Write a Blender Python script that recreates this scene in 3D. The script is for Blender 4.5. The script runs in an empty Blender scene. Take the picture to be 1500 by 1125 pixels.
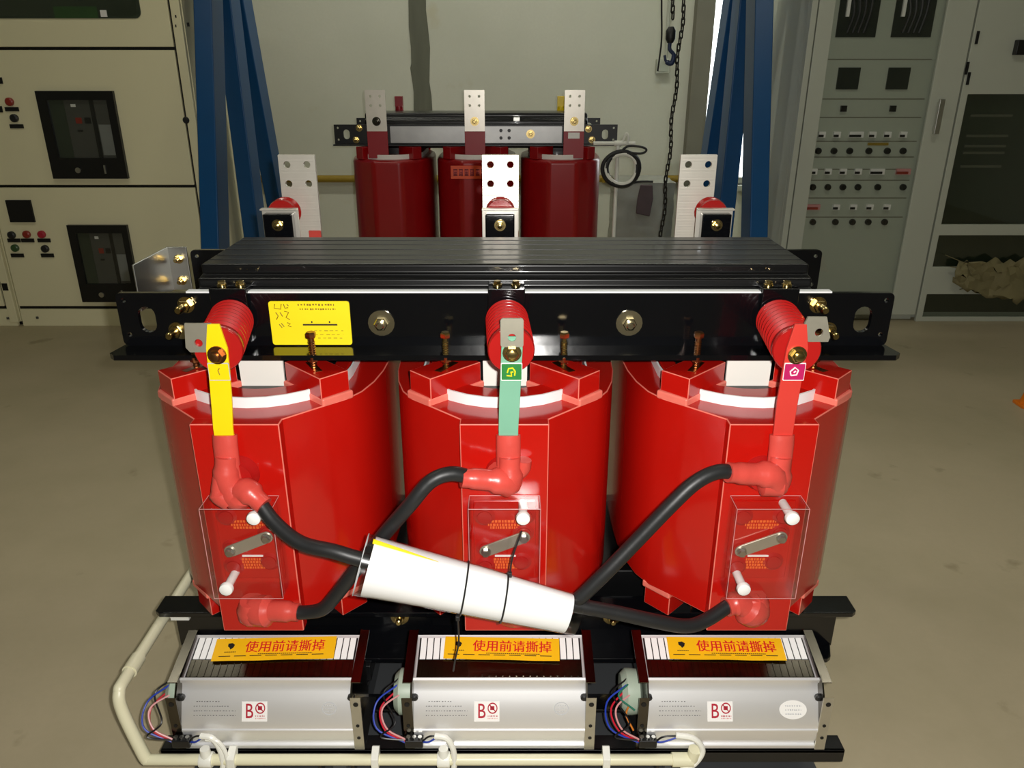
import bpy, bmesh, math, random
from mathutils import Vector, Matrix
from mathutils.geometry import tessellate_polygon
random.seed(7)
S = bpy.context.scene
COL = S.collection
PI = math.pi

# ------------------------------------------------------------------ camera, world, lights, exposure
FPX = 1150.0
PITCH = math.atan(FPX / 2840.0)
CAMH = 1.35
cd = bpy.data.cameras.new('camera'); cd.sensor_width = 36.0; cd.lens = FPX / 1500.0 * 36.0
cd.clip_start = 0.02; cd.clip_end = 100
cam = bpy.data.objects.new('camera', cd); COL.objects.link(cam)
cam.location = (0, 0, CAMH); cam.rotation_euler = (PI / 2 - PITCH, 0, 0)
S.camera = cam

w = bpy.data.worlds.new('daylight'); S.world = w; w.use_nodes = True
w.node_tree.nodes['Background'].inputs[0].default_value = (0.93, 0.97, 1.0, 1)
w.node_tree.nodes['Background'].inputs[1].default_value = 5.0

# the camera's own flash: a small lamp just beside the lens
fl = bpy.data.lights.new('camera_flash', 'SPOT'); fl.energy = 116.0; fl.shadow_soft_size = 0.012
fl.color = (1.0, 0.975, 0.93); fl.spot_size = math.radians(165); fl.spot_blend = 1.0
flo = bpy.data.objects.new('camera_flash', fl); COL.objects.link(flo); flo.location = (0.045, -0.01, CAMH + 0.03)
flo.rotation_euler = (PI / 2 - PITCH - math.radians(7), 0, math.radians(-6))
# two rows of fluorescent ceiling lamps (their light; the fixtures are built further down)
LAMPS = [(-1.5, 2.3), (1.5, 2.3), (-0.9, 4.7), (0.9, 4.7)]
for lx, ly in LAMPS:
    al = bpy.data.lights.new('fluorescent_light', 'AREA'); al.shape = 'RECTANGLE'; al.size = 1.2; al.size_y = 0.16
    al.energy = 10.0 if ly < 3 else 17.0; al.color = (1.0, 0.98, 0.84)
    ao = bpy.data.objects.new('fluorescent_light', al); COL.objects.link(ao); ao.location = (lx, ly, 3.42)

S.view_settings.view_transform = 'Standard'; S.view_settings.look = 'None'
S.view_settings.exposure = 0.0; S.view_settings.gamma = 1.0; S.view_settings.use_curve_mapping = False

CP, SP = math.cos(PITCH), math.sin(PITCH)
def at(x, y, D):            # point of the place seen at (x, y), D metres in front of the camera
    u = (x - 750) / FPX; v = (562.5 - y) / FPX
    t = D / (CP + v * SP)
    return Vector((u * t, D, CAMH + (v * CP - SP) * t))
def at_z(x, y, z):
    u = (x - 750) / FPX; v = (562.5 - y) / FPX
    t = (z - CAMH) / (v * CP - SP)
    return Vector((u * t, (CP + v * SP) * t, z))

# ------------------------------------------------------------------ materials
def lin(c):
    c = c / 255.0
    return c / 12.92 if c <= 0.04045 else ((c + 0.055) / 1.055) ** 2.4
def rgb(*c): return tuple(lin(k) for k in c) + (1.0,)
M = {}
def mat(name, col, rough=0.5, metal=0.0, var=0.12, scale=9.0, bump=0.0, bscale=60.0, coat=0.0, spec=0.5, stretch=(1, 1, 1), rvar=0.0):
    m = bpy.data.materials.new(name); m.use_nodes = True; nt = m.node_tree; N = nt.nodes; L = nt.links
    b = N['Principled BSDF']
    tc = N.new('ShaderNodeTexCoord'); mp = N.new('ShaderNodeMapping'); mp.inputs['Scale'].default_value = stretch
    L.new(tc.outputs['Object'], mp.inputs[0])
    n = N.new('ShaderNodeTexNoise'); n.inputs['Scale'].default_value = scale; n.inputs['Detail'].default_value = 5
    L.new(mp.outputs[0], n.inputs['Vector'])
    mx = N.new('ShaderNodeMix'); mx.data_type = 'RGBA'
    c = rgb(*col)
    mx.inputs[6].default_value = tuple(k * (1 - var) for k in c[:3]) + (1,)
    mx.inputs[7].default_value = tuple(min(1, k * (1 + var)) for k in c[:3]) + (1,)
    L.new(n.outputs[0], mx.inputs[0]); L.new(mx.outputs[2], b.inputs['Base Color'])
    b.inputs['Roughness'].default_value = rough; b.inputs['Metallic'].default_value = metal
    b.inputs['Specular IOR Level'].default_value = spec
    b.inputs['Coat Weight'].default_value = coat; b.inputs['Coat Roughness'].default_value = 0.05
    if rvar:
        mr = N.new('ShaderNodeMapRange'); mr.inputs[3].default_value = max(0, rough - rvar); mr.inputs[4].default_value = rough + rvar
        L.new(n.outputs[0], mr.inputs[0]); L.new(mr.outputs[0], b.inputs['Roughness'])
    if bump:
        n2 = N.new('ShaderNodeTexNoise'); n2.inputs['Scale'].default_value = bscale; n2.inputs['Detail'].default_value = 3
        L.new(mp.outputs[0], n2.inputs['Vector'])
        bp = N.new('ShaderNodeBump'); bp.inputs['Strength'].default_value = bump; bp.inputs['Distance'].default_value = 0.004
        L.new(n2.outputs[0], bp.inputs['Height']); L.new(bp.outputs[0], b.inputs['Normal'])
    M[name] = m; return m
def clear(name, tint, fres=1.45, rough=0.03, film=0.0):      # thin clear plastic or pane: lets light pass, mirrors a little
    m = bpy.data.materials.new(name); m.use_nodes = True; nt = m.node_tree; N = nt.nodes; L = nt.links
    N.remove(N['Principled BSDF'])
    t = N.new('ShaderNodeBsdfTransparent'); t.inputs[0].default_value = tint
    g = N.new('ShaderNodeBsdfGlossy'); g.inputs['Roughness'].default_value = rough
    nz = N.new('ShaderNodeTexNoise'); nz.inputs['Scale'].default_value = 6
    mr = N.new('ShaderNodeMapRange'); mr.inputs[3].default_value = rough * 0.6; mr.inputs[4].default_value = rough * 1.6
    L.new(nz.outputs[0], mr.inputs[0]); L.new(mr.outputs[0], g.inputs['Roughness'])
    f = N.new('ShaderNodeLayerWeight'); f.inputs[0].default_value = 0.5
    pw = N.new('ShaderNodeMath'); pw.operation = 'POWER'; pw.inputs[1].default_value = 5.0; L.new(f.outputs['Facing'], pw.inputs[0])
    ad = N.new('ShaderNodeMath'); ad.operation = 'MULTIPLY_ADD'; ad.inputs[1].default_value = 0.7; ad.inputs[2].default_value = film
    L.new(pw.outputs[0], ad.inputs[0])
    x = N.new('ShaderNodeMixShader'); L.new(ad.outputs[0], x.inputs[0]); L.new(t.outputs[0], x.inputs[1]); L.new(g.outputs[0], x.inputs[2])
    L.new(x.outputs[0], N['Material Output'].inputs[0]); M[name] = m; return m

mat('red_resin', (182, 20, 12), 0.17, 0, 0.10, 5, 0.03, 30, coat=0.25)
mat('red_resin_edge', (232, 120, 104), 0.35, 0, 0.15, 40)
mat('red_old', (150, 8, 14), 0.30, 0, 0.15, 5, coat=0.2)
mat('red_paint', (150, 20, 32), 0.4, 0, 0.1, 8)
mat('red_insulator', (168, 24, 22), 0.25, 0, 0.08, 20, coat=0.3)
mat('red_sleeve', (204, 74, 64), 0.32, 0, 0.16, 26, 0.25, 40)
mat('black_gloss', (9, 10, 13), 0.16, 0, 0.2, 7, 0.05, 25, coat=0.4)
mat('black_core', (12, 12, 13), 0.32, 0, 0.35, 14, 0.35, 22, coat=0.15, spec=0.35, stretch=(0.12, 1, 1))
mat('black_satin', (16, 17, 18), 0.38, 0, 0.2, 9)
mat('black_rubber', (30, 31, 32), 0.45, 0, 0.12, 40, 0.06, 90)
mat('grey_steel_dark', (60, 62, 64), 0.5, 0.0, 0.12, 8)
mat('white_board', (232, 230, 222), 0.6, 0, 0.03, 10)
mat('white_strip', (238, 240, 240), 0.5, 0, 0.03, 10)
mat('zinc_gold', (214, 190, 128), 0.22, 1.0, 0.15, 40)
mat('zinc_pale', (226, 216, 184), 0.22, 1.0, 0.12, 40)
mat('zinc_brown', (170, 120, 78), 0.30, 1.0, 0.25, 60)
mat('steel', (196, 196, 190), 0.34, 1.0, 0.10, 14)
mat('steel_dull', (182, 177, 160), 0.38, 0.65, 0.10, 60, stretch=(1, 8, 1))
mat('steel_worn', (160, 160, 158), 0.40, 1.0, 0.30, 7, 0.06, 12)
mat('steel_dark', (92, 88, 80), 0.20, 1.0, 0.30, 20)
mat('tin_plate', (222, 216, 204), 0.36, 0.6, 0.08, 30)
mat('aluminium', (246, 246, 247), 0.46, 0.75, 0.04, 30, stretch=(0.05, 1, 1))
mat('aluminium_bright', (250, 250, 248), 0.45, 0.0, 0.02, 20)
mat('yellow_tape', (250, 214, 10), 0.4, 0, 0.04, 20)
mat('yellow_plate', (250, 226, 20), 0.45, 0, 0.04, 20)
mat('yellow_sign', (250, 190, 12), 0.5, 0, 0.05, 12)
mat('green_tape', (116, 170, 142), 0.45, 0, 0.05, 20)
mat('red_tape', (204, 58, 48), 0.4, 0, 0.06, 20)
mat('green_label', (30, 120, 50), 0.5, 0, 0.05, 20)
mat('magenta_label', (180, 20, 90), 0.5, 0, 0.05, 20)
mat('label_white', (240, 238, 234), 0.5, 0, 0.02, 20)
mat('print_red', (214, 28, 26), 0.55, 0, 0.05, 20)
mat('print_crimson', (176, 30, 52), 0.55, 0, 0.05, 20)
mat('print_dark', (52, 40, 20), 0.6, 0, 0.05, 20)
mat('print_brown', (140, 108, 14), 0.6, 0, 0.1, 20)
mat('print_grey', (110, 110, 112), 0.6, 0, 0.1, 20)
mat('print_pale', (186, 188, 190), 0.6, 0, 0.1, 20)
mat('print_orange', (226, 104, 40), 0.5, 0, 0.1, 20)
mat('sticker_orange', (220, 78, 34), 0.5, 0, 0.1, 20)
mat('hook_blue', (30, 48, 84), 0.4)
mat('print_black', (22, 20, 16), 0.6, 0, 0.05, 20)
mat('nylon_white', (240, 240, 236), 0.35, 0, 0.02, 20)
mat('paper_white', (246, 247, 247), 0.55, 0, 0.02, 12, 0.03, 8)
mat('pvc_cream', (226, 222, 190), 0.38, 0, 0.04, 12)
mat('pvc_white', (236, 236, 226), 0.35, 0, 0.03, 12)
mat('motor_green', (164, 178, 160), 0.45, 0, 0.05, 14)
mat('wire_red', (196, 30, 50), 0.4); mat('wire_blue', (36, 62, 170), 0.4); mat('wire_black', (18, 18, 20), 0.4)
mat('wire_orange', (206, 120, 40), 0.4); mat('wire_green', (40, 110, 90), 0.4); mat('wire_pink', (214, 150, 150), 0.4)
mat('cabinet_cream', (236, 230, 192), 0.42, 0, 0.03, 3)
mat('cabinet_grey', (184, 188, 174), 0.42, 0, 0.03, 3)
mat('cabinet_panel', (176, 182, 168), 0.45, 0, 0.04, 3)
mat('gap_black', (8, 8, 8), 0.6)
mat('display_dark', (40, 46, 42), 0.2, 0, 0.2, 10)
mat('glass_interior', (52, 62, 50), 0.35, 0, 0.3, 3)
mat('breaker_grey', (78, 78, 74), 0.45, 0, 0.1, 8)
mat('breaker_light', (136, 138, 136), 0.45, 0, 0.1, 8)
mat('button_red', (150, 46, 34), 0.35); mat('button_green', (52, 84, 46), 0.35)
mat('yellow_dull', (150, 124, 30), 0.5, 0, 0.1, 8)
mat('blue_paint', (0, 72, 124), 0.38, 0, 0.12, 6)
mat('chain_steel', (62, 60, 56), 0.45, 0.7, 0.2, 30)
mat('orange_plastic', (226, 120, 10), 0.4, 0, 0.1, 10)
mat('plastic_wrap', (146, 148, 140), 0.22, 0, 0.25, 9, 0.6, 14)
mat('dark_mauve', (76, 62, 64), 0.6, 0, 0.2, 12)
mat('reflection_tan', (128, 120, 84), 0.7, 0, 0.25, 10, 0.3, 20)  # tan tone of a reflection in cabinet glass, put on an added sheet
mat('plaster_dark', (104, 106, 92), 0.85, 0, 0.25, 5, 0.3, 18, stretch=(3, 1, 0.5))
mat('door_grey', (120, 118, 104), 0.6, 0, 0.15, 4)
clear('acrylic', (0.985, 0.975, 0.975, 1), 1.35, 0.06, 0.03)
clear('clear_film', (0.985, 0.985, 0.985, 1), 1.35, 0.12, 0.03)
clear('pane_glass', (0.95, 0.96, 0.95, 1), 1.4, 0.02, 0.04)
clear('pane_dark', (0.80, 0.83, 0.80, 1), 1.5, 0.03, 0.07)

def mat_terminal():        # milled flat bar with fine cross ribbing
    m = mat('tin_ribbed', (224, 219, 206), 0.36, 0.55, 0.08, 30); N = m.node_tree.nodes; L = m.node_tree.links
    tc = N.new('ShaderNodeTexCoord'); wv = N.new('ShaderNodeTexWave'); wv.bands_direction = 'Z'; wv.inputs['Scale'].default_value = 105
    wv.inputs['Distortion'].default_value = 0.6
    L.new(tc.outputs['Object'], wv.inputs[0]); bp = N.new('ShaderNodeBump'); bp.inputs['Strength'].default_value = 0.16; bp.inputs['Distance'].default_value = 0.0015
    L.new(wv.outputs[0], bp.inputs['Height']); L.new(bp.outputs[0], N['Principled BSDF'].inputs['Normal'])
mat_terminal()
def mat_surface(name, base, blot, rough, s1, s2, dirt=None, bump=0.1):
    m = mat(name, base, rough, 0, 0.05, 60, bump, 90, rvar=0.08); N = m.node_tree.nodes; L = m.node_tree.links
    b = N['Principled BSDF']; src = b.inputs['Base Color'].links[0].from_socket
    tc = N.new('ShaderNodeTexCoord')
    n = N.new('ShaderNodeTexNoise'); n.inputs['Scale'].default_value = s1; n.inputs['Detail'].default_value = 7; n.inputs['Roughness'].default_value = 0.6
    L.new(tc.outputs['Object'], n.inputs[0])
    r = N.new('ShaderNodeValToRGB'); r.color_ramp.elements[0].position = 0.38; r.color_ramp.elements[1].position = 0.68
    L.new(n.outputs[0], r.inputs[0])
    mx = N.new('ShaderNodeMix'); mx.data_type = 'RGBA'; L.new(r.outputs[0], mx.inputs[0]); L.new(src, mx.inputs[6]); mx.inputs[7].default_value = rgb(*blot)
    out = mx.outputs[2]
    if dirt:
        n2 = N.new('ShaderNodeTexNoise'); n2.inputs['Scale'].default_value = s2; n2.inputs['Detail'].default_value = 6
        L.new(tc.outputs['Object'], n2.inputs[0])
        r2 = N.new('ShaderNodeValToRGB'); r2.color_ramp.elements[0].position = 0.66; r2.color_ramp.elements[1].position = 0.74
        L.new(n2.outputs[0], r2.inputs[0])
        m2 = N.new('ShaderNodeMix'); m2.data_type = 'RGBA'; L.new(r2.outputs[0], m2.inputs[0]); L.new(out, m2.inputs[6]); m2.inputs[7].default_value = rgb(*dirt)
        out = m2.outputs[2]
    L.new(out, b.inputs['Base Color'])
mat_surface('floor_paint', (180, 167, 138), (166, 155, 125), 0.5, 1.6, 5.0, (146, 134, 105), 0.04)
mat_surface('wall_paint', (208, 209, 194), (200, 202, 186), 0.8, 1.1, 3.0, (198, 196, 174), 0.06)
mat_surface('ceiling_paint', (190, 190, 180), (180, 180, 170), 0.85, 1.0, 3.0)

# ------------------------------------------------------------------ mesh helpers
def frame_axes(d):
    d = Vector(d).normalized()
    up = Vector((0, 0, 1)) if abs(d.z) < 0.95 else Vector((1, 0, 0))
    a = d.cross(up).normalized(); b = a.cross(d).normalized()
    return a, b, d
class MB:
    def __init__(s): s.v = []; s.f = []
    def add(s, vs, fs):
        o = len(s.v); s.v += [tuple(q) for q in vs]; s.f += [tuple(o + i for i in f) for f in fs]; return s
    def box(s, x0, x1, y0, y1, z0, z1, R=None, c=None):
        vs = [Vector((x, y, z)) for z in (z0, z1) for y in (y0, y1) for x in (x0, x1)]
        if R is not None:
            cc = Vector(c) if c is not None else Vector(((x0 + x1) / 2, (y0 + y1) / 2, (z0 + z1) / 2))
            vs = [R @ (q - cc) + cc for q in vs]
        return s.add(vs, [(0, 2, 3, 1), (4, 5, 7, 6), (0, 1, 5, 4), (2, 6, 7, 3), (0, 4, 6, 2), (1, 3, 7, 5)])
    def bar(s, p, q, w, h, up=(0, 0, 1)):        # rectangular bar between two points
        p = Vector(p); q = Vector(q); d = (q - p).normalized(); a = d.cross(Vector(up)).normalized(); b = a.cross(d)
        vs = [e + a * i * w / 2 + b * j * h / 2 for e in (p, q) for i, j in ((-1, -1), (1, -1), (1, 1), (-1, 1))]
        return s.add(vs, [(3, 2, 1, 0), (4, 5, 6, 7), (0, 1, 5, 4), (1, 2, 6, 5), (2, 3, 7, 6), (3, 0, 4, 7)])
    def prism(s, poly, axis, a0, a1, holes=()):
        loops = [list(poly)] + [list(h) for h in holes]
        def P(u, w_, t): return {'x': (t, u, w_), 'y': (u, t, w_), 'z': (u, w_, t)}[axis]
        flat = [q for l in loops for q in l]; n = len(flat)
        vs = [P(u, w_, a0) for u, w_ in flat] + [P(u, w_, a1) for u, w_ in flat]
        fs = []
        if holes:
            for t in tessellate_polygon([[Vector((u, w_, 0)) for u, w_ in l] for l in loops]):
                fs.append(tuple(t)); fs.append(tuple(n + i for i in reversed(t)))
        else:
            fs.append(tuple(range(n))); fs.append(tuple(n + i for i in reversed(range(n))))
        o = 0
        for l in loops:
            k = len(l)
            for i in range(k):
                j = (i + 1) % k; fs.append((o + i, o + j, n + o + j, n + o + i))
            o += k
        return s.add(vs, fs)
    def lathe(s, prof, org, d, n=16, cap=True):      # prof: [(radius, height)]
        a, b, d = frame_axes(d); org = Vector(org); vs = []; fs = []
        for r, h in prof:
            for i in range(n):
                t = 2 * PI * i / n; vs.append(org + d * h + (a * math.cos(t) + b * math.sin(t)) * r)
        for k in range(len(prof) - 1):
            for i in range(n):
                j = (i + 1) % n; fs.append((k * n + i, k * n + j, (k + 1) * n + j, (k + 1) * n + i))
        if cap:
            fs.append(tuple(reversed(range(n)))); fs.append(tuple((len(prof) - 1) * n + i for i in range(n)))
        return s.add(vs, fs)
    def cyl(s, p, q, r, n=16):
        p = Vector(p); q = Vector(q); return s.lathe([(r, 0), (r, (q - p).length)], p, q - p, n)
    def tube(s, pts, r, n=10, closed=False, flat=1.0):
        pts = [Vector(p) for p in pts]; k = len(pts); rr = r if isinstance(r, (list, tuple)) else [r] * k
        vs = []; fs = []; a = None
        for i, p in enumerate(pts):
            if closed: d = pts[(i + 1) % k] - pts[i - 1]
            else: d = pts[min(i + 1, k - 1)] - pts[max(i - 1, 0)]
            d.normalize()
            if a is None: a, b, _ = frame_axes(d)
            else:
                a = (a - d * a.dot(d)).normalized(); b = a.cross(d)
            for j in range(n):
                t = 2 * PI * j / n; vs.append(p + (a * math.cos(t) + b * math.sin(t) * flat) * rr[i])
        for i in range(k if closed else k - 1):
            for j in range(n):
                i2 = (i + 1) % k; j2 = (j + 1) % n
                fs.append((i * n + j, i * n + j2, i2 * n + j2, i2 * n + j))
        if not closed:
            fs.append(tuple(reversed(range(n)))); fs.append(tuple((k - 1) * n + j for j in range(n)))
        return s.add(vs, fs)
    def mesh(s, name, sharp=32):
        me = bpy.data.meshes.new(name); bm = bmesh.new()
        vv = [bm.verts.new(q) for q in s.v]
        for f in s.f:
            try: bm.faces.new([vv[i] for i in f])
            except ValueError: pass
        bmesh.ops.recalc_face_normals(bm, faces=bm.faces)
        for f in bm.faces: f.smooth = True
        for e in bm.edges:
            if len(e.link_faces) == 2 and e.calc_face_angle(0) > math.radians(sharp): e.smooth = False
        bm.to_mesh(me); bm.free(); return me
    def build(s, name, m, parent=None, bevel=0.0, seg=2, sharp=32, loc=None, edge=None):
        me = s.mesh(name, 180 if bevel else sharp); me.materials.append(M[m])
        o = bpy.data.objects.new(name, me); COL.objects.link(o)
        if parent: o.parent = parent
        if loc: o.location = loc
        if bevel:
            b = o.modifiers.new('bevel', 'BEVEL'); b.width = bevel; b.segments = seg; b.limit_method = 'ANGLE'
            b.angle_limit = math.radians(32); b.harden_normals = True
            if edge: me.materials.append(M[edge]); b.material = 1
        return o
def tag(o, label, cat, group=None, kind=None):
    if kind: o['kind'] = kind
    if label: o['label'] = label
    if cat: o['category'] = cat
    if group: o['group'] = group
    return o
def empty(name, loc, rz=0):
    o = bpy.data.objects.new(name, None); COL.objects.link(o); o.location = loc; o.rotation_euler = (0, 0, rz); o.empty_display_size = 0.1
    return o
def dup(o, parent, loc=None, rot=None):
    c = o.copy(); COL.objects.link(c); c.parent = parent
    if loc is not None: c.location = loc
    if rot is not None: c.rotation_euler = rot
    return c
def struct(o): o['kind'] = 'structure'; return o
def cat(pts, n=8):          # Catmull-Rom through points
    P = [Vector(p) for p in pts]; P = [2 * P[0] - P[1]] + P + [2 * P[-1] - P[-2]]; out = []
    for i in range(1, len(P) - 2):
        for k in range(n):
            t = k / n; a, b, c, d = P[i - 1], P[i], P[i + 1], P[i + 2]
            out.append(0.5 * ((2 * b) + (c - a) * t + (2 * a - 5 * b + 4 * c - d) * t * t + (3 * b - a - 3 * c + d) * t ** 3))
    out.append(P[-2]); return out
def circ(cx, cy, r, n=16, sx=1.0, sy=1.0): return [(cx + r * sx * math.cos(2 * PI * i / n), cy + r * sy * math.sin(2 * PI * i / n)) for i in range(n)]
def slot(cx, cy, w_, h, n=8):     # upright stadium
    r = w_ / 2; q = h / 2 - r
    return [(cx + r * math.cos(PI * i / n), cy + q + r * math.sin(PI * i / n)) for i in range(n + 1)] + [(cx - r * math.cos(PI * i / n), cy - q - r * math.sin(PI * i / n)) for i in range(n + 1)]
def rrect(x0, x1, y0, y1, r, n=4):
    out = []
    for cx, cy, a in ((x1 - r, y1 - r, 0), (x0 + r, y1 - r, 90), (x0 + r, y0 + r, 180), (x1 - r, y0 + r, 270)):
        for i in range(n + 1):
            t = math.radians(a + 90 * i / n); out.append((cx + r * math.cos(t), cy + r * math.sin(t)))
    return out
def text(name, body, size, m, parent, Mx, bold=0.0, sx=1.0, align='CENTER'):
    c = bpy.data.curves.new(name, 'FONT'); c.body = body; c.size = size; c.align_x = align; c.align_y = 'CENTER'
    c.offset = bold; c.resolution_u = 3
    t = bpy.data.objects.new(name, c); COL.objects.link(t)
    bpy.context.view_layer.update()
    me = bpy.data.meshes.new_from_object(t.evaluated_get(bpy.context.evaluated_depsgraph_get()))
    bpy.data.objects.remove(t); bpy.data.curves.remove(c)
    me.transform(Mx @ Matrix.Diagonal((sx, 1, 1, 1))); me.materials.clear(); me.materials.append(M[m]); me.name = name
    o = bpy.data.objects.new(name, me); COL.objects.link(o); o.parent = parent
    return o
def front_mx(x, y, z): return Matrix.Translation((x, y, z)) @ Matrix.Rotation(PI / 2, 4, 'X')     # upright, facing the camera side
def bolt(parent, m, p, d, r=0.012, head=0.010, shank=0.0, washer=1.6, name='bolt'):
    b = MB(); d = Vector(d).normalized()
    if washer: b.lathe([(r * washer, 0), (r * washer, 0.003)], p, d, 18)
    q = Vector(p) + d * (0.003 if washer else 0)
    b.lathe([(r, 0), (r, head * 0.85), (r * 0.88, head)], q, d, 6)
    if shank:
        b.lathe([(r * 0.6, 0), (r * 0.6, shank * 0.85), (r * 0.42, shank)], q + d * head, d, 12)
    return b.build(name, m, parent)

# ------------------------------------------------------------------ the room
RX0, RX1, RY0, RY1, RZ = -4.6, 4.6, -3.2, 6.2, 3.6
struct(MB().box(RX0 - .2, RX1 + .2, RY0 - .2, RY1 + .2, -0.1, 0).build('floor', 'floor_paint'))
struct(MB().box(RX0 - .2, RX1 + .2, RY0 - .2, RY1 + .2, RZ, RZ + .1).build('ceiling', 'ceiling_paint'))
WX0, WX1, WZ0, WZ1 = 1.44, 2.30, 0.50, 2.75
wb = struct(MB().prism([(RX0, 0), (RX1, 0), (RX1, RZ), (RX0, RZ)], 'y', RY1, RY1 + .2,
            [[(WX0, WZ0), (WX1, WZ0), (WX1, WZ1), (WX0, WZ1)]]).build('wall_back', 'wall_paint'))
struct(MB().box(RX0 - .2, RX0, RY0, RY1, 0, RZ).build('wall_left', 'wall_paint'))
struct(MB().box(RX1, RX1 + .2, RY0, RY1, 0, RZ).build('wall_right', 'wall_paint'))
struct(MB().box(RX0, RX1, RY0 - .2, RY0, 0, RZ).build('wall_front', 'wall_paint'))
# window in the back wall: frame, mullion and panes
win = struct(MB().prism([(WX0, WZ0), (WX1, WZ0), (WX1, WZ1), (WX0, WZ1)], 'y', RY1 + .05, RY1 + .11,
      [rrect(WX0 + .025, (WX0 + WX1) / 2 - .025, WZ0 + .05, WZ1 - .05, .002, 1), rrect((WX0 + WX1) / 2 + .025, WX1 - .05, WZ0 + .05, WZ1 - .05, .002, 1)]).build('window_1', 'cabinet_grey'))
for a, b in ((WX0 + .025, (WX0 + WX1) / 2 - .025), ((WX0 + WX1) / 2 + .025, WX1 - .05)):
    MB().box(a, b, RY1 + .076, RY1 + .082, WZ0 + .05, WZ1 - .05).build('pane', 'pane_glass', win)
MB().box(WX0 - .03, WX1 + .03, RY1 - .05, RY1 + .05, WZ0 - .04, WZ0).build('window_sill', 'cabinet_grey', win)
# dirty corner pillar left of the window
struct(MB().box(1.30, 1.43, RY1 - .10, RY1, 0, RZ).build('trim_1', 'door_grey', None, 0.006))
# plastered-over crack: an uneven strip a few millimetres proud of the wall
pts_l = [(598, -30), (599, 40), (602, 70), (603, 110), (606, 135), (606, 170)]
pts_r = [(634, 172), (632, 140), (629, 120), (630, 70), (627, 40), (624, 15), (624, -30)]
poly = []
for i, (x, y) in enumerate(pts_l + pts_r):
    p = at(x, y, RY1); poly.append((p.x, p.z))
MB().prism(poly, 'y', RY1 - .006, RY1 + .002).build('plaster_patch', 'plaster_dark', wb)
pl2 = [(605, 80), (601, 100), (604, 120), (608, 100)]
MB().prism([(at(x, y, RY1).x, at(x, y, RY1).z) for x, y in pl2], 'y', RY1 - .004, RY1 + .002).build('plaster_patch', 'plaster_dark', wb)
# yellow pipe run along the foot of the wall with saddles
yz = at(500, 262, RY1 - .03).z
yp = empty('gas_pipe', (-1.2, RY1 - .03, yz)); tag(yp, 'dull yellow pipe running along the foot of the back wall', 'pipe')
MB().cyl((-2.6, 0, 0), (2.5, 0, 0), .027, 14).build('pipe', 'yellow_dull', yp)
sb = MB().prism([(-.03, -.026), (.03, -.026), (.03, .026), (-.03, .026)], 'x', -.012, .012).build('saddle', 'yellow_dull', yp, loc=(-1.6, .003, 0))
for x in (-.6, .4, 1.9): dup(sb, yp, (x, .003, 0))
# grey socket box on the wall beside the chain
p0 = at(971, 97, RY1 - .03)
bx = empty('socket_box', (p0.x, RY1, p0.z)); tag(bx, 'small grey socket box on the wall beside the hanging chain', 'socket box')
MB().box(-.05, .05, -.05, 0, -.05, .05).build('housing', 'cabinet_grey', bx, .006)
MB().box(-.036, .036, -.055, -.05, -.036, .036).build('cover', 'cabinet_panel', bx, .003)
MB().cyl((.02, -.02, .05), (.02, -.02, .9), .012, 10).build('cable_duct', 'cabinet_grey', bx)
# ceiling lamps
for i, (lx, ly) in enumerate(LAMPS):
    r = empty('ceiling_lamp', (lx, ly, RZ)); tag(r, ['front left', 'front right', 'rear left', 'rear right'][i] + ' twin-tube fluorescent lamp on the ceiling', 'lamp', 'ceiling lamps')
    MB().prism([(-.10, 0), (.10, 0), (.07, -.07), (-.07, -.07)], 'x', -.65, .65).build('housing', 'label_white', r, .004)
    for s in (-1, 1):
        m = M.get('tube_light')
        if m is None:
            m = bpy.data.materials.new('tube_light'); m.use_nodes = True; b = m.node_tree.nodes['Principled BSDF']
            b.inputs['Base Color'].default_value = (.9, .9, .85, 1); b.inputs['Emission Color'].default_value = (1, .98, .84, 1); b.inputs['Emission Strength'].default_value = 4.0
            M['tube_light'] = m
        MB().cyl((-.6, s * .05, -.09), (.6, s * .05, -.09), .014, 12).build('tube', 'tube_light', r)

# ------------------------------------------------------------------ coils (shared by both transformers)
HALF = [(.075, -.352), (.132, -.297), (.170, -.262), (.192, -.225), (.207, -.175), (.216, -.115), (.219, -.05)]
OUT = HALF + [(x, -y) for x, y in reversed(HALF)]
OUTLINE = OUT + [(-x, y) for x, y in reversed(OUT)]
def oblong(rx, cy, n=14):    # stadium in plan: half circles of radius rx centred at +-cy
    return [(rx * math.cos(PI + PI * i / n), -cy + rx * math.sin(PI + PI * i / n)) for i in range(n + 1)] + \
           [(rx * math.cos(PI * i / n), cy + rx * math.sin(PI * i / n)) for i in range(n + 1)]
BLOCK = [(-.174, -.248), (-.132, -.292), (-.046, -.205), (-.088, -.162)]
def shifted(poly, dx, dy=0): return [(x + dx, y + dy) for x, y in poly]

# ------------------------------------------------------------------ front transformer
T = Vector((-.013, 1.585, 0))
tr = empty('dry_transformer', T)
tag(tr, 'large red three-coil dry transformer with black clamps in the foreground', 'transformer')
def loc(v): return Vector(v) - T
PITCHX = .46
# core: stepped top and bottom yokes and three limbs
topy = [(.176, .84), (.176, .962), (.152, .966), (.152, .982), (.128, .986), (.128, 1.004)]
topy = topy + [(-a, z) for a, z in reversed(topy)]
core = MB().prism(topy, 'x', -.575, .575).build('core', 'black_core', tr, .005)
MB().prism([(.15, .17), (.15, .33), (-.15, .33), (-.15, .17)], 'x', -.575, .575).build('lower_yoke', 'black_core', core, .005)
for k in (-1, 0, 1):
    MB().prism(shifted(rrect(-.085, .085, -.15, .15, .04), k * PITCHX), 'z', .30, .86).build('limb', 'black_core', core)
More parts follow.
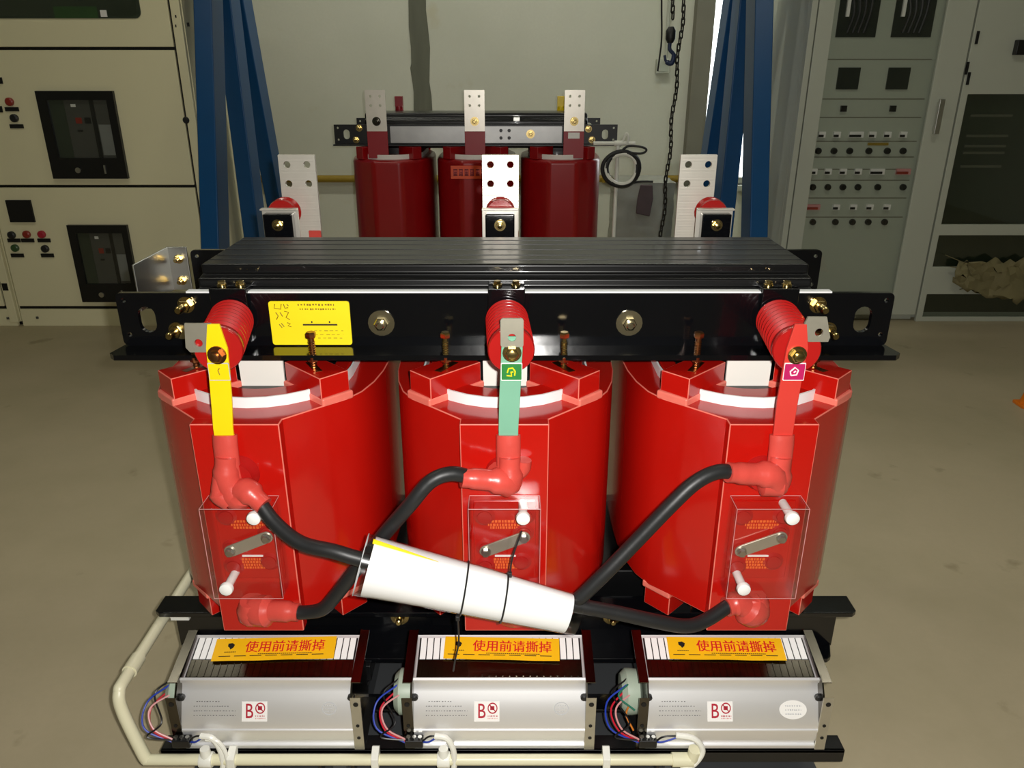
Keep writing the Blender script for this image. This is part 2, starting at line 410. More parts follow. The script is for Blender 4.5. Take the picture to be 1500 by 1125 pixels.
# wrinkled resin tape on the two ends of the yoke
for s in (-1, 1):
    b = MB()
    for k in range(9):
        y = -.16 + k * .036; z = 1.0 - abs(y) * .28
        b.tube([(s * (.572 + random.uniform(-.006, .006)), y + random.uniform(-.012, .012) + t * .03, z - .005 - t * .05 + random.uniform(-.006, .01)) for t in (0, .5, 1)], [.006, .009, .005], 6)
    b.build('end_wrap', 'black_core', core)
# lamination lines along the top
for y, z in ((-.132, .9855), (-.156, .9655), (-.09, 1.0042), (-.05, 1.0042), (.0, 1.0042), (.05, 1.0042), (.09, 1.0042)):
    MB().box(-.57, .57, y - .0035, y + .0035, z - .002, z + .0007).build('lamination_edge', 'black_satin', core, .0004, 1)

def clamp(y0, sgn, zt, zb, name, lip):
    # plate with lifting holes; flange folded forward at its foot
    H = .717
    holes = [slot(-.665, (zt + zb) / 2, .032, .05), slot(.665, (zt + zb) / 2, .032, .05)] + [circ(s * (H - .014), z, .0045, 8) for s in (-1, 1) for z in (zb + .022, zt - .014)]
    b = MB().prism(rrect(-H, H, zb, zt, .010), 'y', y0, y0 + .010 * -sgn, holes)
    if lip:
        b2 = [(-H - .008, y0 + sgn * .042), (-H, y0 - sgn * .01), (H, y0 - sgn * .01), (H + .008, y0 + sgn * .042), (H - .004, y0 + sgn * .054), (-H + .004, y0 + sgn * .054)]
        b.prism(b2, 'z', zb - .010, zb)
    return b.build(name, 'black_gloss', tr)
fc = clamp(-.187, -1, .964, .862, 'front_clamp', True)
rc = clamp(.187, 1, .964, .862, 'rear_clamp', True)
MB().box(-.585, .60, -.188, -.172, .9642, .9672).build('insulating_strip', 'white_strip', tr)
# bolts on the front clamp
for x in (-.230, .231): bolt(fc, 'zinc_pale', (x, -.187, .907), (0, -1, 0), .013, .011, .010, 1.9)
for x, z in ((-.588, .942), (-.612, .893), (.577, .942), (.603, .893)):
    bolt(fc, 'zinc_gold', (x, -.187, z), (0, -1, 0), .0125, .013, .026, 1.25)
for s in (-1, 1): MB().lathe([(.0145, 0), (.0145, .012)], (s * .60, -.187, .893), (0, -1, 0), 14).build('spacer', 'zinc_pale', fc)
# yellow notice plate on the front clamp
npz0, npz1, npx0, npx1 = .8645, .949, -.436, -.287
pl = MB().prism(rrect(npx0, npx1, npz0, npz1, .005), 'y', -.1895, -.1868).build('notice_plate', 'yellow_plate', tr); pl['label'] = 'yellow notice plate'
def dashes(parent, m, x0, x1, z, y, h, step, fill=.7, name='print_line', seed=1):
    rr = random.Random(seed); b = MB(); x = x0
    while x < x1:
        q = step * rr.uniform(.5, 1.0) * fill
        b.box(x, min(x + q, x1), y - .0006, y + .0004, z - h / 2 * rr.uniform(.5, 1), z + h / 2 * rr.uniform(.6, 1)); x += step * rr.uniform(.85, 1.2)
    return b.build(name, m, parent)
dashes(pl, 'print_brown', -.382, -.315, .9425, -.1896, .0045, .0052, seed=3)
dashes(pl, 'print_brown', -.379, -.313, .934, -.1896, .0036, .0046, seed=4)
MB().box(-.376, -.312, -.1902, -.1892, .9025, .9055).build('print_bar', 'print_dark', pl)
for x in (-.359, -.326): MB().box(x - .0012, x + .0012, -.1902, -.1892, .9075, .911).build('print_mark', 'print_dark', pl)
for z, a in ((.892, -.356), (.885, -.356), (.878, -.35)): dashes(pl, 'yellow_dull', a, -.302, z, -.1896, .0012, .010, seed=int(z * 1e4))
def pen(parent, m, strokes, y, r=.0009):
    for s in strokes:
        MB().tube([(x, y, z) for x, z in s], r, 5).build('pen_stroke', m, parent)
pen(pl, 'print_brown', [[(-.424, .944), (-.426, .936), (-.414, .934), (-.412, .944)], [(-.408, .944), (-.406, .936), (-.400, .937)], [(-.402, .944), (-.399, .940)],
     [(-.424, .928), (-.420, .921), (-.424, .914)], [(-.416, .928), (-.412, .920)], [(-.408, .930), (-.400, .928), (-.406, .918), (-.399, .914)],
     [(-.405, .908), (-.399, .906), (-.404, .902), (-.398, .900)], [(-.420, .905), (-.415, .898)], [(-.416, .907), (-.411, .900)]], -.1896)

# silver end bracket at the left
eb = MB().box(-.768, -.764, .0, .175, .872, .972).box(-.768, -.722, .171, .176, .872, .972).build('end_bracket', 'steel', tr, .0015)
for z in (.895, .945): bolt(eb, 'zinc_gold', (-.742, .171, z), (0, -1, 0), .008, .008, .012, 1.3)

# coils
def coil(root, cx, z0, z1, m, detail=True):
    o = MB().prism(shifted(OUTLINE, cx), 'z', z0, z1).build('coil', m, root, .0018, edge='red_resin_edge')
    return o
CZ0, CZ1 = .375, .785
BOLTX = [(-.110, -.226), (.110, -.226)]
for k in (-1, 0, 1):
    cx = k * PITCHX
    c = coil(tr, cx, CZ0, CZ1, 'red_resin')
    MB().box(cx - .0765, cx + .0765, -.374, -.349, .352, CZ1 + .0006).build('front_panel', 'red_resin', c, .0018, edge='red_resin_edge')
    # white barrier ring, inner winding, spacer boards
    ring = shifted(oblong(.160, .145), cx); inner = shifted(oblong(.1565, .145), cx)
    MB().prism(ring, 'z', .780, .805, [list(reversed(inner))]).build('barrier_ring', 'white_strip', c)
    MB().prism(shifted(oblong(.150, .145), cx), 'z', .775, .7995, [list(reversed(shifted(oblong(.118, .128), cx)))]).build('inner_winding', 'red_resin', c, .004)
    MB().prism(shifted(oblong(.118, .128), cx), 'z', .74, .786).build('inner_lining', 'black_satin', c)
    for s in (-1, 1):
        MB().prism([(cx - .041, .775), (cx + .041, .775), (cx + .042, .852), (cx - .042, .852)], 'y', s * .198 - .003, s * .198 + .003).build('spacer_board', 'white_board', c)
    for sx in (-1, 1):
        for sy in (-1, 1):
            poly = [(cx - sx * x, -sy * y) for x, y in BLOCK]
            cxm = sum(p[0] for p in poly) / 4; cym = sum(p[1] for p in poly) / 4
            grow = [(cxm + (x - cxm) * 1.12, cym + (y - cym) * 1.06) for x, y in poly]
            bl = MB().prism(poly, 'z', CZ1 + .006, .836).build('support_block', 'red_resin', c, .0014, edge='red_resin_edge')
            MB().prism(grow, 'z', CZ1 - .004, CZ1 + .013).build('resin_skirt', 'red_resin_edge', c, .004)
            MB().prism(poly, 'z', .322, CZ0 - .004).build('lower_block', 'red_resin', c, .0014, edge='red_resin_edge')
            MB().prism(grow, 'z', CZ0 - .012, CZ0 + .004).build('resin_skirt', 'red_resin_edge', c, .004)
            if sy < 0:
                bxp, byp = cx + sx * .108, -.232
                d = Vector((cx - bxp, -.05 - byp, 0)).normalized(); nrm = Vector((-d.y, d.x, 0))
                q = Vector((bxp, byp, .8362))
                pr = [q + d * a + nrm * b_ for a, b_ in ((-.028, -.007), (.03, -.007), (.03, .007), (-.028, .007))]
                MB().prism([(v.x, v.y) for v in pr], 'z', .8345, .8368).build('slot_plate', 'zinc_brown', bl)
                st = MB().lathe([(.0055, 0), (.0055, .062)], (bxp, byp, .834), (0, 0, 1), 10)
                for j in range(11): st.lathe([(.0055, 0), (.0068, .0015), (.0055, .003)], (bxp, byp, .838 + j * .0045), (0, 0, 1), 10, False)
                st.lathe([(.0105, 0), (.0105, .009)], (bxp, byp, .848), (0, 0, 1), 6)
                st.lathe([(.0085, 0), (.0095, .002), (.0095, .009), (.0075, .011)], (bxp, byp, .893), (0, 0, 1), 6)
                st.build('clamping_stud', 'zinc_brown' if k else 'zinc_gold', c)
    # bushing bosses behind the terminals
    for dx, z, br_ in ((.0 if k < 1 else -.012, .693, .034), (.0, .396, .024)):
        MB().lathe([(br_, 0), (br_ - .001, .006), (br_ - .006, .012), (br_ - .008, .024)], (cx + dx, -0.3720, z), (0, -1, 0), 24).build('terminal_boss', 'red_insulator', c)
    # tap field: bosses, link plate, captions, clear cover and its nylon screws
    tz = .556
    for dx, dz in ((-.036, .05), (-.034, -.016), (.034, .016), (.030, -.045), (-.036, -.055), (.036, .052)):
        MB().lathe([(.020, 0), (.020, .003), (.013, .006), (.0125, .009), (.006, .0095)], (cx + dx, -0.3730, tz + dz), (0, -1, 0), 20).build('tap_boss', 'red_insulator', c)
    MB().box(cx - .056, cx + .056, -0.3765, -0.3720, tz - .082, tz + .082).build('tap_field', 'red_resin', c, .002)
    a = Vector((cx - .034, 0, tz - .016)); b_ = Vector((cx + .034, 0, tz + .013)); d = (b_ - a).normalized(); ang = math.atan2(d.z, d.x)
    L_ = (b_ - a).length / 2; mid = (a + b_) / 2; out = []
    for i in range(9): t = -PI / 2 + PI * i / 8; out.append((L_ + .0115 * math.cos(t), .0115 * math.sin(t)))
    for i in range(9): t = PI / 2 + PI * i / 8; out.append((-L_ + .0115 * math.cos(t), .0115 * math.sin(t)))
    out = [(mid.x + u * math.cos(ang) - v * math.sin(ang), mid.z + u * math.sin(ang) + v * math.cos(ang)) for u, v in out]
    lk = MB().prism(out, 'y', -0.3885, -0.3845).build('tap_link', 'steel_dull', c, .001)
    for q in (a, b_): bolt(lk, 'steel', (q.x, -0.3885, q.z), (0, -1, 0), .0075, .006, 0, 1.25)
    cap = MB()
    rr = random.Random(20 + k)
    for dz, x0, x1 in ((.040, -.030, .036), (.033, -.030, .030), (.027, -.026, .03), (-.040, -.02, .026), (-.046, -.02, .026), (-.052, -.018, .022), (-.058, -.018, .022)):
        x = x0
        while x < x1:
            q = rr.uniform(.002, .005); cap.box(cx + x, cx + x + q, -0.3775, -0.3763, tz + dz - .0022, tz + dz + .0022); x += q + .0018
    cap.build('caption', 'print_orange', c)
    MB().box(cx - .018, cx + .020, -0.3782, -0.3763, tz - .034, tz - .031).build('caption_line', 'label_white', c)
    cv = MB(); X0, X1, Y0, Y1, Z0, Z1, th = cx - .062, cx + .062, -0.4220, -0.3760, .463, .648, .0025
    cv.box(X0, X1, Y0, Y0 + th, Z0, Z1); cv.box(X0, X0 + th, Y0 + th, Y1, Z0, Z1); cv.box(X1 - th, X1, Y0 + th, Y1, Z0, Z1)
    cv.box(X0 + th, X1 - th, Y0 + th, Y1, Z1 - th, Z1); cv.box(X0 + th, X1 - th, Y0 + th, Y1, Z0, Z0 + th)
    co = cv.build('clear_cover', 'acrylic', c, .0006, 1); co['label'] = 'clear acrylic cover box'
    ed = MB()
    for p_, q_ in (((X0, Y0, Z0), (X1, Y0, Z0)), ((X0, Y0, Z1), (X1, Y0, Z1)), ((X0, Y0, Z0), (X0, Y0, Z1)), ((X1, Y0, Z0), (X1, Y0, Z1)), ((X0, Y1, Z1), (X1, Y1, Z1)), ((X0, Y1, Z1), (X0, Y0, Z1)), ((X1, Y1, Z1), (X1, Y0, Z1))):
        ed.cyl(p_, q_, .00055, 5)
    ed.build('cover_edge', 'wire_pink', co)
    for dx, dz in ((.032, .078), (-.035, -.068)):
        MB().lathe([(.0075, 0), (.0075, .052)], (cx + dx, -0.3760, tz + dz), (0, -1, 0), 14).lathe([(.0115, 0), (.0125, .003), (.0115, .009), (.006, .0115)], (cx + dx, -0.4225, tz + dz), (0, -1, 0), 18).build('nylon_screw', 'nylon_white', c)

# post insulators, connecting bars with phase tape
INS = [(-.505, -.468, 'yellow_tape'), (.003, .012, 'green_tape'), (.503, .480, 'red_tape')]      # foot x, front x, phase tape
IZ = .918
for i, (ix, fx, tape) in enumerate(INS):
    prof = [(.034, 0), (.036, .006)]
    h = .010
    for j in range(8): prof += [(.0275, h), (.0395, h + .007), (.0395, h + .0095), (.0275, h + .0160)]; h += .01855
    prof += [(.0345, h + .002), (.0385, h + .006), (.0390, h + .022), (.037, h + .025)]
    ax_ = (Vector((fx, -.3735, IZ)) - Vector((ix, -.19, IZ))).normalized()
    ins = MB().lathe(prof, (ix, -.19, IZ), ax_, 32).build('post_insulator', 'red_insulator', tr, sharp=50)
    bk = MB().box(ix - .034, ix + .034, -.196, -.150, .9646, .975).box(ix - .034, ix + .034, -.1985, -.1875, .872, .975).build('insulator_bracket', 'black_gloss', tr, .002)
    for s in (-1, 1): bolt(bk, 'zinc_gold', (ix + s * .017, -.174, .975), (0, 0, 1), .007, .006, 0, 1.3)
    yb = -.379
    bw = .0175
    xs = fx + (.001, .001, -.003)[i]
    xe = (-.473, .007, .470)[i]
    seg = [(xs, yb, .966 if i != 1 else .945), (xs, yb, .925), (xs + (xe - xs) * .3, yb, .885), (xs + (xe - xs) * .7, yb - .003, .83), (xe, yb - .009, .785), (xe, yb - .011, .70)]
    wd = [bw * (.55 if i != 1 else .9), bw, bw, bw, bw * .95, bw * .9]
    vs = []; fs = []
    for j, ((x, y, z), ww) in enumerate(zip(seg, wd)):
        t_ = Vector(seg[min(j + 1, 5)]) - Vector(seg[max(j - 1, 0)]); nn_ = Vector((0, t_.z, -t_.y)).normalized() * .0025
        if nn_.y > 0: nn_ = -nn_
        vs += [(x - ww, y + nn_.y, z + nn_.z), (x + ww, y + nn_.y, z + nn_.z), (x + ww, y - nn_.y, z - nn_.z), (x - ww, y - nn_.y, z - nn_.z)]
    for j in range(len(seg) - 1):
        o = j * 4
        for a in range(4): b2 = (a + 1) % 4; fs.append((o + a, o + b2, o + 4 + b2, o + 4 + a))
    fs += [(3, 2, 1, 0), tuple(len(vs) - 4 + a for a in range(4))]
    bar = MB().add(vs, fs).build('connecting_bar', tape, tr, .0008, 1)
    bar['label'] = ('yellow taped flat connecting bar', 'green taped flat connecting bar', 'red taped flat connecting bar')[i]
    # bare tab with hole
    if i == 1: tp, Rz = rrect(xs - .0185, xs + .0185, .929, .977, .004), None; ty = (yb - .0075, yb - .0035)
    elif i == 0: tp = [(xs - .050, .926), (xs - .044, .918), (xs - .012, .918), (xs - .004, .930), (xs - .004, .967), (xs - .046, .967)]; ty = (yb - .002, yb + .002)
    else: tp = [(xs + .010, .978), (xs + .002, .955), (xs + .016, .936), (xs + .048, .936), (xs + .050, .944), (xs + .040, .978)]; ty = (yb - .002, yb + .002)
    hc = {0: (xs - .028, .934), 1: (xs, .945), 2: (xs + .031, .952)}[i]
    MB().prism(tp, 'y', ty[0], ty[1], [list(reversed(circ(hc[0], hc[1], .0068, 14)))]).build('bare_tab', 'steel_dull', bar)
    bz = .914 if i != 1 else .918
    bolt(bar, 'zinc_gold' if i else 'zinc_brown', (xs, yb - .0028, bz), (0, -1, 0), .0115, .009, .004, 1.35)
    sx_ = xs + (xe - xs) * .12
    st = MB().prism(rrect(sx_ - .0165, sx_ + .0165, .871, .899, .001, 1), 'y', yb - .0052, yb - .0034).build('phase_sticker', ('yellow_tape', 'green_label', 'magenta_label')[i], bar)
    MB().prism(rrect(sx_ - .0175, sx_ + .0175, .8695, .9005, .001, 1), 'y', yb - .0046, yb - .0032, [list(reversed(rrect(sx_ - .0155, sx_ + .0155, .872, .898, .001, 1)))]).build('sticker_border', 'label_white' if i else 'print_pale', bar)
    mk = ('yellow_dull', 'yellow_plate', 'label_white')[i]
    if i == 0: pen(bar, mk, [[(sx_ + .002, .892), (sx_ - .001, .888)], [(sx_ - .001, .888), (sx_ + .001, .880)]], yb - .0056)
    elif i == 1: pen(bar, mk, [[(sx_ - .007, .884), (sx_ - .005, .891), (sx_ + .002, .892), (sx_ + .006, .886), (sx_ + .005, .879)], [(sx_ - .008, .879), (sx_, .878), (sx_ - .001, .885), (sx_ + .003, .885)]], yb - .0056, .0014)
    else: pen(bar, mk, [[(sx_ - .005, .879), (sx_ - .007, .886), (sx_, .893), (sx_ + .006, .888), (sx_ + .004, .880), (sx_ - .005, .879)], [(sx_ - .001, .884), (sx_ + .002, .887)]], yb - .0056, .0013)
    yb = -.389
    # heat-shrink sleeve around the lower end of the bar
    MB().tube([(xe, yb + .003, .772), (xe, yb - .001, .756), (xe, yb - .003, .720), (xe + .0, yb - .004, .690)], [.0135, .0135, .0135, .0145], 18, flat=1.55).build('heat_shrink_sleeve', 'red_sleeve', bar)
    tr['bar%d' % i] = (xe, yb)

# low-voltage terminals behind the core
for i, px in enumerate((-.505, -.015, .462)):
    PY = .365
    hs = [circ(px + a * .024, z, .0085, 14) for a in (-1, 1) for z in (1.130, 1.085)]
    tm = MB().prism(rrect(px - .044, px + .044, .70, 1.153, .001, 1), 'y', PY, PY + .010, [list(reversed(h_)) for h_ in hs]).build('terminal_plate', 'tin_ribbed', tr)
    dx = (-.030, 0, .030)[i]
    bx_ = px + dx
    MB().lathe([(.034, 0), (.036, .008), (.03, .014), (.036, .022), (.03, .03), (.036, .04), (.034, .05)], (bx_, .300, 1.022), (0, 1, 0), 24).build('rear_insulator', 'red_insulator', tm)
    MB().box(bx_ - .043, bx_ + .043, .286, .290, .90, 1.040).box(bx_ - .043, bx_ + .043, .270, .286, 1.036, 1.040).build('support_angle', 'tin_plate', tm, .001)
    blk = MB().box(bx_ - .034, bx_ + .034, .258, .285, .92, 1.030).build('bus_block', 'black_gloss', tm, .003)
    bolt(blk, 'zinc_gold', (bx_, .258, 1.005), (0, -1, 0), .010, .007, .006, 1.35)
    MB().box(px + .014, px + .044, PY - .006, PY + .001, .90, .972).build('red_sleeving', 'red_sleeve', tm, .001)

# lower clamps and base frame
def lower_clamp(y0, sgn, name):
    b = MB().box(-.717, .717, min(y0, y0 + sgn * .010), max(y0, y0 + sgn * .010), .165, .288)
    b.prism([(-.735, y0 + sgn * .05), (-.725, y0 + sgn * .058), (.725, y0 + sgn * .058), (.735, y0 + sgn * .05), (.735, y0 - sgn * .0), (-.735, y0 - sgn * .0)], 'z', .280, .292)
    b.prism([(-.700, y0 + sgn * .05), (-.69, y0 + sgn * .058), (.69, y0 + sgn * .058), (.700, y0 + sgn * .05), (.717, y0), (-.717, y0)], 'z', .160, .172)
    return b.build(name, 'black_gloss', tr, .002)
lf = lower_clamp(-.187, -1, 'lower_clamp'); lr = lower_clamp(.187, 1, 'lower_clamp')
for x in (-.23, .23): bolt(lf, 'zinc_gold', (x, -.197, .245), (0, -1, 0), .011, .010, .012, 1.8)
for x in (-.53, -.455, -.39, .05, .385, .46): bolt(lf, 'zinc_gold', (x, -.225, .292), (0, 0, 1), .009, .007, .012, 1.3)
# pressure pads carrying the coils on the lower clamps
for k in (-1, 0, 1):
    for sx in (-1, 1):
        for sy in (-1, 1):
            MB().box(k * PITCHX + sx * .105 - .03, k * PITCHX + sx * .105 + .03, sy * .215 - .03, sy * .215 + .03, .292, .3225).build('pressure_pad', 'black_satin', lf if sy < 0 else lr)
for x in (-.33, .33):
    b = MB().box(x - .035, x + .035, -.445, .445, .112, .120).box(x - .035, x - .029, -.445, .445, .055, .112).box(x + .029, x + .035, -.445, .445, .055, .112)
    bs = b.build('base_channel', 'black_gloss', tr, .0015)
    for y in (-.39, .36):
        MB().lathe([(.034, 0), (.040, .004), (.040, .030), (.034, .034)], (x - .017, y, .040), (1, 0, 0), 24).build('wheel', 'grey_steel_dark', bs, .002)
        MB().cyl((x - .036, y, .058), (x + .036, y, .058), .010, 12).build('axle', 'steel_dark', bs)
    for y in (-.215, .215): MB().box(x - .04, x + .04, y - .04, y + .04, .120, .160).build('foot_block', 'black_satin', bs, .002)
MB().box(-.62, .62, -.425, -.05, .048, .054).build('base_tray', 'grey_steel_dark', tr, .001)
# cross rails that carry the blowers
MB().box(-.665, .655, -.448, -.410, .1205, .128).box(-.665, .655, -.448, -.442, .098, .128).build('blower_rail', 'black_satin', tr, .0015)
MB().box(-.665, .655, -.345, -.300, .1205, .128).build('blower_rail', 'black_gloss', tr, .0015)

# ------------------------------------------------------------------ blowers (cross-flow fans) in front of the coils
FZ = .1285
FANX = [-.466, -.024, .420]
FLAB = ['left-hand', 'middle', 'right-hand']
PROF = [(.062, 0), (.062, .160), (.056, .166), (.050, .162), (.004, .148)]           # back and outlet
FRONT = [(-.035, .141), (-.0400, .1455), (-.0440, .1430), (-.0440, .137), (-.0385, .1335), (-.0390, .1275), (-.0445, .1165), (-.0514, .104), (-.0703, .062),
         (-.0713, .050), (-.0738, .0485), (-.0738, .0445), (-.0713, .043), (-.070, .022), (-.0670, .010), (-.0715, .008), (-.0715, .001), (-.064, 0)]
def lean(o):       # lay a label onto the sloping front of the housing
    for v in o.data.vertices: v.co.y += (v.co.z - .062) * .45
    return o
SHELL = PROF + [(-.030, .137)] + FRONT
HW = .163
for i, fx in enumerate(FANX):
    r = empty('cooling_fan', (fx, 1.212, FZ))
    tag(r, [ 'silver cross-flow cooling blower under the left coil with the yellow-taped bar', 'silver cross-flow cooling blower under the middle coil', 'silver cross-flow cooling blower under the right coil with a white oval label'][i], 'fan', 'cooling blowers below the coils')
    MB().prism(SHELL, 'x', -HW, HW).build('housing', 'aluminium', r, sharp=40)
    # outlet mouth: dark strip, bright slats
    ol = MB().add([(-HW + .004, .003, .1484), (HW - .004, .003, .1484), (HW - .004, -.031, .1378), (-HW + .004, -.031, .1378), (-HW + .004, .003, .1500), (HW - .004, .003, .1500), (HW - .004, -.031, .1394), (-HW + .004, -.031, .1394)],
        [(0, 1, 2, 3), (4, 5, 6, 7), (0, 1, 5, 4), (1, 2, 6, 5), (2, 3, 7, 6), (3, 0, 4, 7)]).build('outlet_strip', 'steel_dark', r)
    MB().add([(-HW + .004, .050, .1628), (HW - .004, .050, .1628), (HW - .004, .004, .1488), (-HW + .004, .004, .1488), (-HW + .004, .050, .1634), (HW - .004, .050, .1634), (HW - .004, .004, .1494), (-HW + .004, .004, .1494)],
        [(0, 1, 2, 3), (4, 5, 6, 7), (0, 1, 5, 4), (1, 2, 6, 5), (2, 3, 7, 6), (3, 0, 4, 7)]).build('outlet_bed', 'black_satin', r)
    n = 24; sw = (2 * HW - .012) / n; first = None
    dv = Vector((0, .046, .0140)); nn = Vector((0, -.0140, .046)).normalized()
    for k in range(n):
        x = -HW + .006 + sw * (k + .5)
        if first is None:
            h = sw * .42; p = Vector((0, .005, .1495)); vs = []
            for q, e in ((p, 0), (p + dv * .97, 0), (p, .0016), (p + dv * .97, .0016)):
                for sx in (-h, h): vs.append(q + Vector((sx, 0, 0)) + nn * e)
            first = MB().add(vs, [(0, 1, 3, 2), (4, 5, 7, 6), (0, 1, 5, 4), (2, 3, 7, 6), (0, 2, 6, 4), (1, 3, 7, 5)]).build('outlet_slat', 'aluminium_bright', r, loc=(x, 0, 0))
        else: dup(first, r, (x, 0, 0))
    # small outlet ribs on the dark strip
    rb = None
    for k in range(n):
        x = -HW + .006 + sw * (k + .5)
        if rb is None: rb = MB().bar((0, .002, .1502), (0, -.030, .1402), .0018, .0016).build('outlet_rib', 'steel_dark', r, loc=(x, 0, 0))
        else: dup(rb, r, (x, 0, 0))
    # end brackets, bent steel with a foot
    for s in (-1, 1):
        e = MB().prism([(-.068, -.0), (-.070, .125), (-.052, .150), (.050, .172), (.066, .172), (.066, 0)], 'x', s * HW, s * (HW + .003))
        e.add([Vector((s * HW, y, z + d)) + Vector((q, 0, 0)) for d in (0, .002) for q in (0, s * .018) for y, z in ((-.056, .147), (.060, .173))], [(0, 1, 3, 2), (4, 5, 7, 6), (0, 1, 5, 4), (2, 3, 7, 6), (0, 2, 6, 4), (1, 3, 7, 5)])
        br = e.build('end_bracket', 'steel_dark', r)
        MB().prism([(-.070, .0), (-.0735, .0), (-.0735, .128), (-.070, .125)], 'x', s * HW, s * (HW + .019)).build('front_flange', 'steel_dull' if s > 0 else 'steel_dark', br)
        for z in (.112, .06, .03): MB().lathe([(.0035 if z < .1 else .005, 0), (.0035 if z < .1 else .005, .0012)], (s * (HW + .010), -.0732, z), (0, -1, 0), 10).build('bracket_hole', 'gap_black', br)
        MB().lathe([(.007, 0), (.007, .006), (.004, .008)], (s * (HW - .002), -.052, .112), (0, -1, 0), 10).build('rubber_buffer', 'black_rubber', br)
        MB().box(s * HW + s * .009 - .010, s * HW + s * .009 + .010, -.06, .06, -.0, .003).build('bracket_foot', 'black_satin', br)
    # motor at the left end
    MB().lathe([(.030, 0), (.042, .006), (.044, .02), (.044, .030), (.034, .040), (.012, .042)], (-HW - .003, .0, .075), (-1, 0, 0), 28).build('motor', 'motor_green', r)
    # peel-off warning strip
    cz = .1605; sl = math.atan2(.0140, .046)
    Mp = Matrix.Translation(Vector(((.0 if i == 0 else (.004 if i == 1 else .0)), .0225, cz))) @ Matrix.Rotation((.035, -.03, -.02)[i], 4, 'Z') @ Matrix.Rotation(sl, 4, 'X')
    sgw, sgh = (.118, .113, .113)[i], .0245
    vs = []; fs = []; nx = 14
    for a in range(nx + 1):
        u = -sgw + 2 * sgw * a / nx
        for v in (-sgh, sgh):
            for t in (0, .0006): vs.append(Mp @ Vector((u, v, t + .0007 * math.sin(a * .9 + i) * (1 if v < 0 else .1))))
    for a in range(nx):
        o = a * 4
        fs += [(o, o + 4, o + 6, o + 2), (o + 1, o + 3, o + 7, o + 5), (o, o + 1, o + 5, o + 4), (o + 2, o + 6, o + 7, o + 3)]
    fs += [(0, 2, 3, 1), (nx * 4, nx * 4 + 1, nx * 4 + 3, nx * 4 + 2)]
    sg = MB().add(vs, fs).build('warning_strip', 'yellow_sign', r); sg['label'] = 'yellow warning strip with red characters'
    up = Mp @ Matrix.Translation((0, 0, .0032))
    text('lettering', '使用前请撕掉', .0265, 'print_red', sg, up @ Matrix.Translation((.020, .002, 0)), 0.0, .98)
    text('lettering', '使用前请撕掉', .0265, 'print_red', sg, up @ Matrix.Translation((.0208, .0016, .0003)), 0.0, .98)
    bl = MB().prism([(-.092, .012), (-.084, .013), (-.079, .009), (-.081, .003), (-.086, -.001), (-.088, .003), (-.092, .006)], 'z', .0022, .0028)
    bl.v = [tuple(Mp @ Vector(q)) for q in bl.v]; bl.build('emblem', 'print_black', sg)
    b = MB()
    for y, x0, x1 in ((-.0065, -.096, -.074), (-.012, -.030, .075), (-.0155, -.105, .105)):
        x = x0
        while x < x1:
            q = .004 if y > -.015 else .03; b.box(x, min(x + q * .75, x1), y - .0007, y + .0007, .0022, .0027); x += q
    b.v = [tuple(Mp @ Vector(q)) for q in b.v]; b.build('small_print', 'print_dark', sg)
    # B label with round emblem on the front, type text and seal
    ly = -.0702; lx = -.030; lz = .083
    before = set(bpy.data.objects)
    lb = MB().box(lx - .018, lx + .030, ly - .0006, ly + .0012, lz - .017, lz + .017).build('rating_sticker', 'label_white', r)
    text('lettering', 'B', .036, 'print_crimson', lb, front_mx(lx - .004, ly - .0010, lz), .0002, .82)
    MB().prism(circ(lx + .017, lz + .006, .0095, 20), 'y', ly - .0012, ly - .0004, [list(reversed(circ(lx + .017, lz + .006, .0076, 20)))]).build('emblem_ring', 'print_crimson', lb)
    em = MB().box(lx + .0125, lx + .0205, ly - .0012, ly - .0004, lz + .003, lz + .0095)
    em.bar((lx + .011, ly - .0008, lz + .012), (lx + .023, ly - .0008, lz + .0), .0008, .0016, (0, 0, 1)); em.build('emblem', 'print_crimson', lb)
    dashes(lb, 'print_crimson', lx + .008, lx + .027, lz - .0075, ly - .0008, .0022, .0030, seed=i + 31)
    dashes(lb, 'wire_pink', lx + .008, lx + .027, lz - .0115, ly - .0008, .0016, .0026, seed=i + 35)
    for j, (z, x0, x1) in enumerate(((.100, -.135, -.09), (.092, -.140, -.072), (.084, -.140, -.06), (.076, -.140, -.06))):
        dashes(r, 'print_grey', x0, x1, z, -.0698, .0016, .0050, name='type_text', seed=i * 9 + j)
    if i == 2:
        MB().prism(circ(.115, .086, .026, 28, 1, .62), 'y', -.0708, -.0690).build('oval_label', 'label_white', r)
        for j, z in enumerate((.093, .086, .079)): dashes(r, 'print_pale', .100, .130, z, -.0711, .0018, .004, name='oval_text', seed=50 + j)
    else:
        MB().prism(circ(.118, .088, .014, 24, 1, .8), 'y', -.0704, -.0694, [list(reversed(circ(.118, .088, .0125, 24, 1, .78)))]).build('seal_ring', 'print_pale', r)
        for j, z in enumerate((.093, .088, .083)): dashes(r, 'print_pale', .109, .127, z, -.0700, .0014, .003, name='seal_text', seed=60 + j)
    for o in set(bpy.data.objects) - before: lean(o)
    # terminal block with its wires, white cable to the conduit
    tx = -HW - .004
    tb = MB().box(tx - .012, tx + .022, -.090, -.072, .020, .038).build('terminal_block', 'black_satin', r, .002)
    for a in (-.006, .005, .016):
        for z in (.0385,): MB().lathe([(.004, 0), (.004, .0025)], (tx + a, -.081, z), (0, 0, 1), 10).build('terminal_screw', 'steel', tb)
